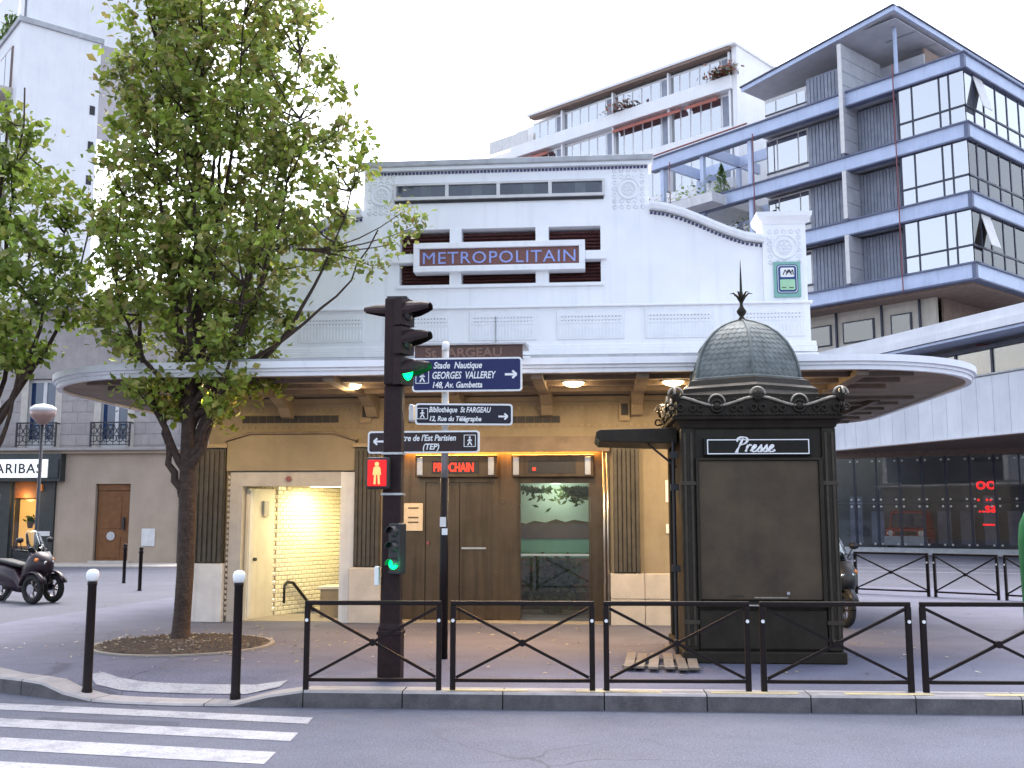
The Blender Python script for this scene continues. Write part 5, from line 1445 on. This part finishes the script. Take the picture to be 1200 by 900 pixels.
# direction signs on their post
DP = thing('direction_sign_post',(-1.96,12.73,0),0,'slim post carrying three blue and black direction signs','signpost')
MB().tube([(0,0,2.2),(0,0,3.86)],.045,12).build('upper_post','galv',DP,smooth=True)
MB().lathe([(.048,3.82),(.05,3.9),(.03,3.93)],12).build('post_cap','signwhite',DP,smooth=True)
MB().tube([(0,0,-.05),(0,0,2.2)],.055,12).build('lower_post','darkmetal',DP,smooth=True)
sk = B('sticker','paperw',DP,-.045,.03,-.062,-.05,1.6,1.72); B('sticker','signwhite',DP,-.02,.05,-.064,-.052,1.5,1.58)
def panel(x0,x1,z0,z1,yo,rz,fill,lab):
    o = MB().prismy(rrect(x0,x1,z0,z1,.04),-.02,.02).build('sign_panel','signwhite',DP,label=lab)
    o.location = (0,yo,0); o.rotation_euler = (0,0,rz)
    MB().prismy(rrect(x0+.022,x1-.022,z0+.022,z1-.022,.025),-.024,-.0205).build('sign_face',fill,o)
    return o
def arrow(o, x, z, s, d):
    m = MB(); Y=-.0265
    m.bar((x-d*s,Y,z),(x+d*s*.8,Y,z),s*.38,.004,(0,1,0)); m.bar((x+d*s*.95,Y-.0003,z+.015*0),(x+d*s*.25,Y-.0003,z+s*.62),s*.36,.004,(0,1,0)); m.bar((x+d*s*.95,Y-.0006,z),(x+d*s*.25,Y-.0006,z-s*.62),s*.36,.004,(0,1,0))
    m.build('arrow','signwhite',o)
def walker(o, x, z, s):
    m = MB(); Y=-.0265
    for a,b,c,d in ((x-s,x+s,z+s-.008,z+s),(x-s,x+s,z-s,z-s+.008),(x-s,x-s+.008,z-s+.008,z+s-.008),(x+s-.008,x+s,z-s+.008,z+s-.008)): m.box(a,b,Y,Y+.003,c,d)
    m.disc((x,Y+.003,z+s*.55),(0,-1,0),s*.17,.004,8)
    for a,b in (((0,.35),(0,-.1)),((0,-.1),(-.35,-.75)),((0,-.1),(.35,-.75)),((0,.3),(-.35,-.05)),((0,.3),(.35,0))):
        m.bar((x+a[0]*s,Y,z+a[1]*s),(x+b[0]*s,Y,z+b[1]*s),s*.2,.004,(0,1,0))
    m.build('walker_symbol','signwhite',o)
TX = dict(shear=.22,ext=.002,bold=.0025)
s1 = panel(-.41,.98,3.28,3.71,-.07,0,'signblue','dark blue sign pointing right')
text('sign_letters','Stade  Nautique',.115,'signwhite',s1,(-.14,-.026,3.575),sx=.82,**TX)
text('sign_letters','GEORGES  VALLEREY',.125,'signwhite',s1,(-.16,-.026,3.445),sx=.68,**TX)
text('sign_letters','148, Av. Gambetta',.105,'signwhite',s1,(-.16,-.026,3.33),sx=.8,**TX)
arrow(s1,.84,3.49,.075,1); walker(s1,-.28,3.47,.085)
s2 = panel(-.36,.86,2.86,3.13,-.09,R(9),'signblack','black sign angled away, pointing right')
text('sign_letters','Bibliothèque  St FARGEAU',.094,'signwhite',s2,(-.19,-.026,3.02),sx=.74,**TX)
text('sign_letters','12, Rue du Télégraphe',.085,'signwhite',s2,(-.19,-.026,2.91),sx=.84,**TX)
arrow(s2,.74,2.97,.06,1); walker(s2,-.27,3.0,.07)
B('panel_end','galv',DP,-.44,-.37,-.15,-.01,2.9,3.12,bevel=.02)
s3 = panel(-.97,.45,2.51,2.79,.07,R(-2),'signbrown','dark brown sign pointing left')
s3.location = (0,-.075,0)
text('sign_letters',"Théâtre de l'Est Parisien",.105,'signwhite',s3,(-.70,-.026,2.665),sx=.83,**TX)
text('sign_letters','(TEP)',.105,'signwhite',s3,(-.27,-.026,2.555),sx=.9,**TX)
arrow(s3,-.83,2.66,.065,-1); walker(s3,.33,2.66,.075)
for z in (3.4,3.0,2.62): MB().tube([(0,0,z),(0,0,z+.05)],.058,12).build('clamp','galv',DP)

# street lamp with globe, left
SL = thing('globe_street_lamp',(-15.4,27.0,0),0,'slim street lamp with round pink globe beside the shop sign','street lamp')
MB().lathe([(.09,-.05),(.09,.6),(.05,.7),(.045,4.2)],10).build('pole','iron',SL,smooth=True)
MB().lathe([(.03,4.2),(.12,4.24),(.3,4.42),(.36,4.58)],16).build('lower_bowl','lampglass',SL,smooth=True)
MB().lathe([(.36,4.581),(.34,4.68),(.22,4.76),(.02,4.8)],16).build('upper_bowl','framew',SL,smooth=True)
# green recycling container, right edge
GC = thing('recycling_container',(7.2,16.9,0),0,'rounded green recycling container with white letters at the right edge','container')
MB().lathe([(.62,0),(.64,.1),(.66,1.3),(.63,1.6),(.52,1.85),(.3,2.02),(.05,2.07)],24).build('body','greenplastic',GC,smooth=True)
for z,h in ((1.35,.4),(.8,.4)):
    MB().torus((-.58,-.34,z),(-.86,-.5,0),.12,.025,16,5).build('letter','signwhite',GC) if z>1 else MB().bar((-.56,-.36,z-.15),(-.58,-.37,z+.2),.05,.02,(-.8,-.5,0)).build('letter','signwhite',GC)
for a in (0,2.1,4.2): MB().disc((.66*math.cos(a),.66*math.sin(a),1.4),(math.cos(a),math.sin(a),0),.12,.03,14).build('bottle_hole','black',GC)

# scooters
def wheel(par, c, rr_, wd, axis):
    c, ax = Vector(c), Vector(axis).normalized()
    t = MB().torus(c,ax,rr_-.06,.062,22,8).build('tyre','tyre',par,smooth=True)
    m = MB(); m.torus(c,ax,rr_-.115,.016,18,5); m.tube([c-ax*.05,c+ax*.05],.05,10)
    u = ax.orthogonal().normalized(); v_ = ax.cross(u)
    for k in range(6):
        a = k*math.pi/3; d = u*math.cos(a)+v_*math.sin(a); m.bar(c,c+d*(rr_-.11),.035,.02,ax)
    m.build('rim','rim',t)
    MB().tube([c-ax*.058,c-ax*.064],.1,14).build('brake_disc','chrome',t)
def scooter(name,loc,rz,label,three,paint,front):
    t = thing(name,loc,rz,label,'scooter')
    # local +x is forwards
    def sec(x,w_,z0,z1,k=.6): return [(x,-w_,lerp(z0,z1,.3)),(x,-w_*k,z0),(x,w_*k,z0),(x,w_,lerp(z0,z1,.3)),(x,w_,lerp(z0,z1,.75)),(x,w_*k,z1),(x,-w_*k,z1),(x,-w_,lerp(z0,z1,.75))]
    MB().loft([sec(-.95,.08,.62,.74),sec(-.8,.17,.42,.78),(sec(-.4,.21,.3,.76)),sec(-.1,.2,.22,.68),sec(.12,.2,.2,.4),sec(.35,.2,.22,.42)]).build('body',paint,t,smooth=True)
    MB().loft([sec(.28,.24,.3,.85),sec(.42,.27,.34,1.0),sec(.58,.24,.5,1.02),sec(.72,.15,.6,.9),sec(.8,.07,.66,.8)]).build('front_fairing',front,t,smooth=True)
    MB().loft([sec(-.85,.13,.78,.86),sec(-.5,.17,.77,.86),sec(-.1,.15,.7,.8),sec(.02,.1,.68,.74)]).build('seat','seat',t,smooth=True)
    rings=[]
    for x,z,w_ in ((.5,1.0,.2),(.42,1.18,.21),(.33,1.36,.17),(.29,1.44,.1)): rings.append([(x-.1*(abs(q)**2),w_*q,z) for q in (-1,-.5,0,.5,1)]+[(x-.1*(abs(q)**2)-.008,w_*q,z) for q in (1,.5,0,-.5,-1)])
    MB().loft(rings).build('windshield','clearglass',t,smooth=True)
    MB().tube([(.2,-.36,1.05),(.27,-.2,1.03),(.32,0,1.0),(.27,.2,1.03),(.2,.36,1.05)],.02,8).build('handlebar','iron',t,smooth=True)
    for s_ in (-1,1):
        MB().tube([(.25,.26*s_,1.04),(.3,.33*s_,1.2)],.01,6).build('mirror_arm','iron',t)
        m = MB(); m.loft([[(.3+dx,(.36*s_)+.08*math.cos(a),1.25+.055*math.sin(a)) for a in [i*math.pi/4 for i in range(8)]] for dx in (-.02,.03)]); m.build('mirror','black',t,smooth=True)
        m = MB(); m.tube([(.70,.07*s_,.80),(.765,.07*s_,.79)],[.06,.045],12); m.build('headlight','chrome',t,smooth=True)
        MB().tube([(.60,.19*s_,.86),(.66,.185*s_,.85)],[.045,.03],10).build('indicator','orange',t,smooth=True)
    fy = (-.24,.24) if three else (0,)
    for y in fy:
        wheel(t,(.62,y,.29),.29,.12,(0,1,0))
        fd=[]
        for k in range(9):
            a = R(20+150*k/8); fd.append([(.62+.33*math.cos(a),y-.085,.29+.33*math.sin(a)),(.62+.36*math.cos(a),y,.29+.36*math.sin(a)),(.62+.33*math.cos(a),y+.085,.29+.33*math.sin(a)),(.62+.32*math.cos(a),y,.29+.32*math.sin(a))])
        MB().loft(fd).build('mudguard',paint,t,smooth=True)
        MB().tube([(.62,y,.29),(.5,y*.5,.75)],.03,8).build('fork','iron',t)
    wheel(t,(-.62,0,.28),.28,.13,(0,1,0))
    MB().tube([(-.2,.17,.3),(-.75,.2,.38),(-.95,.2,.42)],[.04,.06,.05],10).build('exhaust','chrome',t,smooth=True)
    MB().tube([(-.1,-.1,.3),(-.22,-.24,.01)],.015,6).build('kickstand','iron',t)
    return t
scooter('three_wheel_scooter',(-11.75,20.2,-.01),R(-22),'dark plum three-wheeled scooter with clear windshield parked at left',True,'scooter','scooter')
scooter('parked_scooter',(3.6,17.3,.0),R(-75),'dark scooter parked half hidden behind the right side of the press kiosk',False,'black','black')
# papers on the wall beside the kiosk
for z0,z1,mt in ((1.95,2.3,'paperw'),(1.45,1.6,'paperw')): B('wall_notice',mt,ST,1.02,1.2,F-.02,F-.001,z0,z1)

# foliage behind the lift glass, standing in for reflected greenery
def reflected_plant(loc,label,n_,w_,h_,seed,sz):
    t = thing('reflected_foliage',loc,0,label,'reflected_plant'); r = random.Random(seed); m = MB(); st = MB()
    for k in range(n_):
        a = r.uniform(0,6.28); q = w_*math.sqrt(r.random()); hgt = h_*r.uniform(.25,1); b0 = Vector((q*math.cos(a)*.3,q*math.sin(a)*.12,.02)); tp = Vector((q*math.cos(a),q*math.sin(a)*.35,hgt))
        pts = bez(b0,(b0+tp)/2+Vector((0,0,.15)),tp,3); st.tube(pts,.005,4,False)
        for j in range(5):
            c = pts[1].lerp(tp,r.random()); u = Vector((r.gauss(0,1),r.gauss(0,.5),r.gauss(-.2,.6))).normalized()*sz*r.uniform(.6,1.2); v = u.cross(Vector((0,1,.3))).normalized()*sz*.28
            m.add([c-u*.2,c+u*.4+v,c+u,c+u*.4-v],[(0,1,2),(0,2,3)])
    st.build('stem','refl_leaf',t,kind='stuff'); m.build('foliage','refl_leaf',t,kind='stuff')
reflected_plant((-.85,LB+.3,.1),'dark foliage standing in for reflections in the lower lift glass',90,.52,1.0,3,.16)
hp = MB(); r = random.Random(12)
for k in range(260):
    cx,cz_ = (-.42,2.2) if k%4 else (-1.15,2.22)
    c = Vector((cx+r.gauss(0,.17),LB+.35+r.gauss(0,.05),cz_-abs(r.gauss(0,.11)))); u = Vector((r.gauss(0,1),r.gauss(0,.5),r.gauss(-.3,.6))).normalized()*.07; v = u.cross(Vector((0,1,.2))).normalized()*.025
    hp.add([c-u,c+v,c+u,c-v],[(0,1,2,3)])
hp.build('reflected_foliage_top','refl_leaf',label='dark foliage standing in for reflections in the top of the lift glass',cat='reflected_plant',kind='stuff')
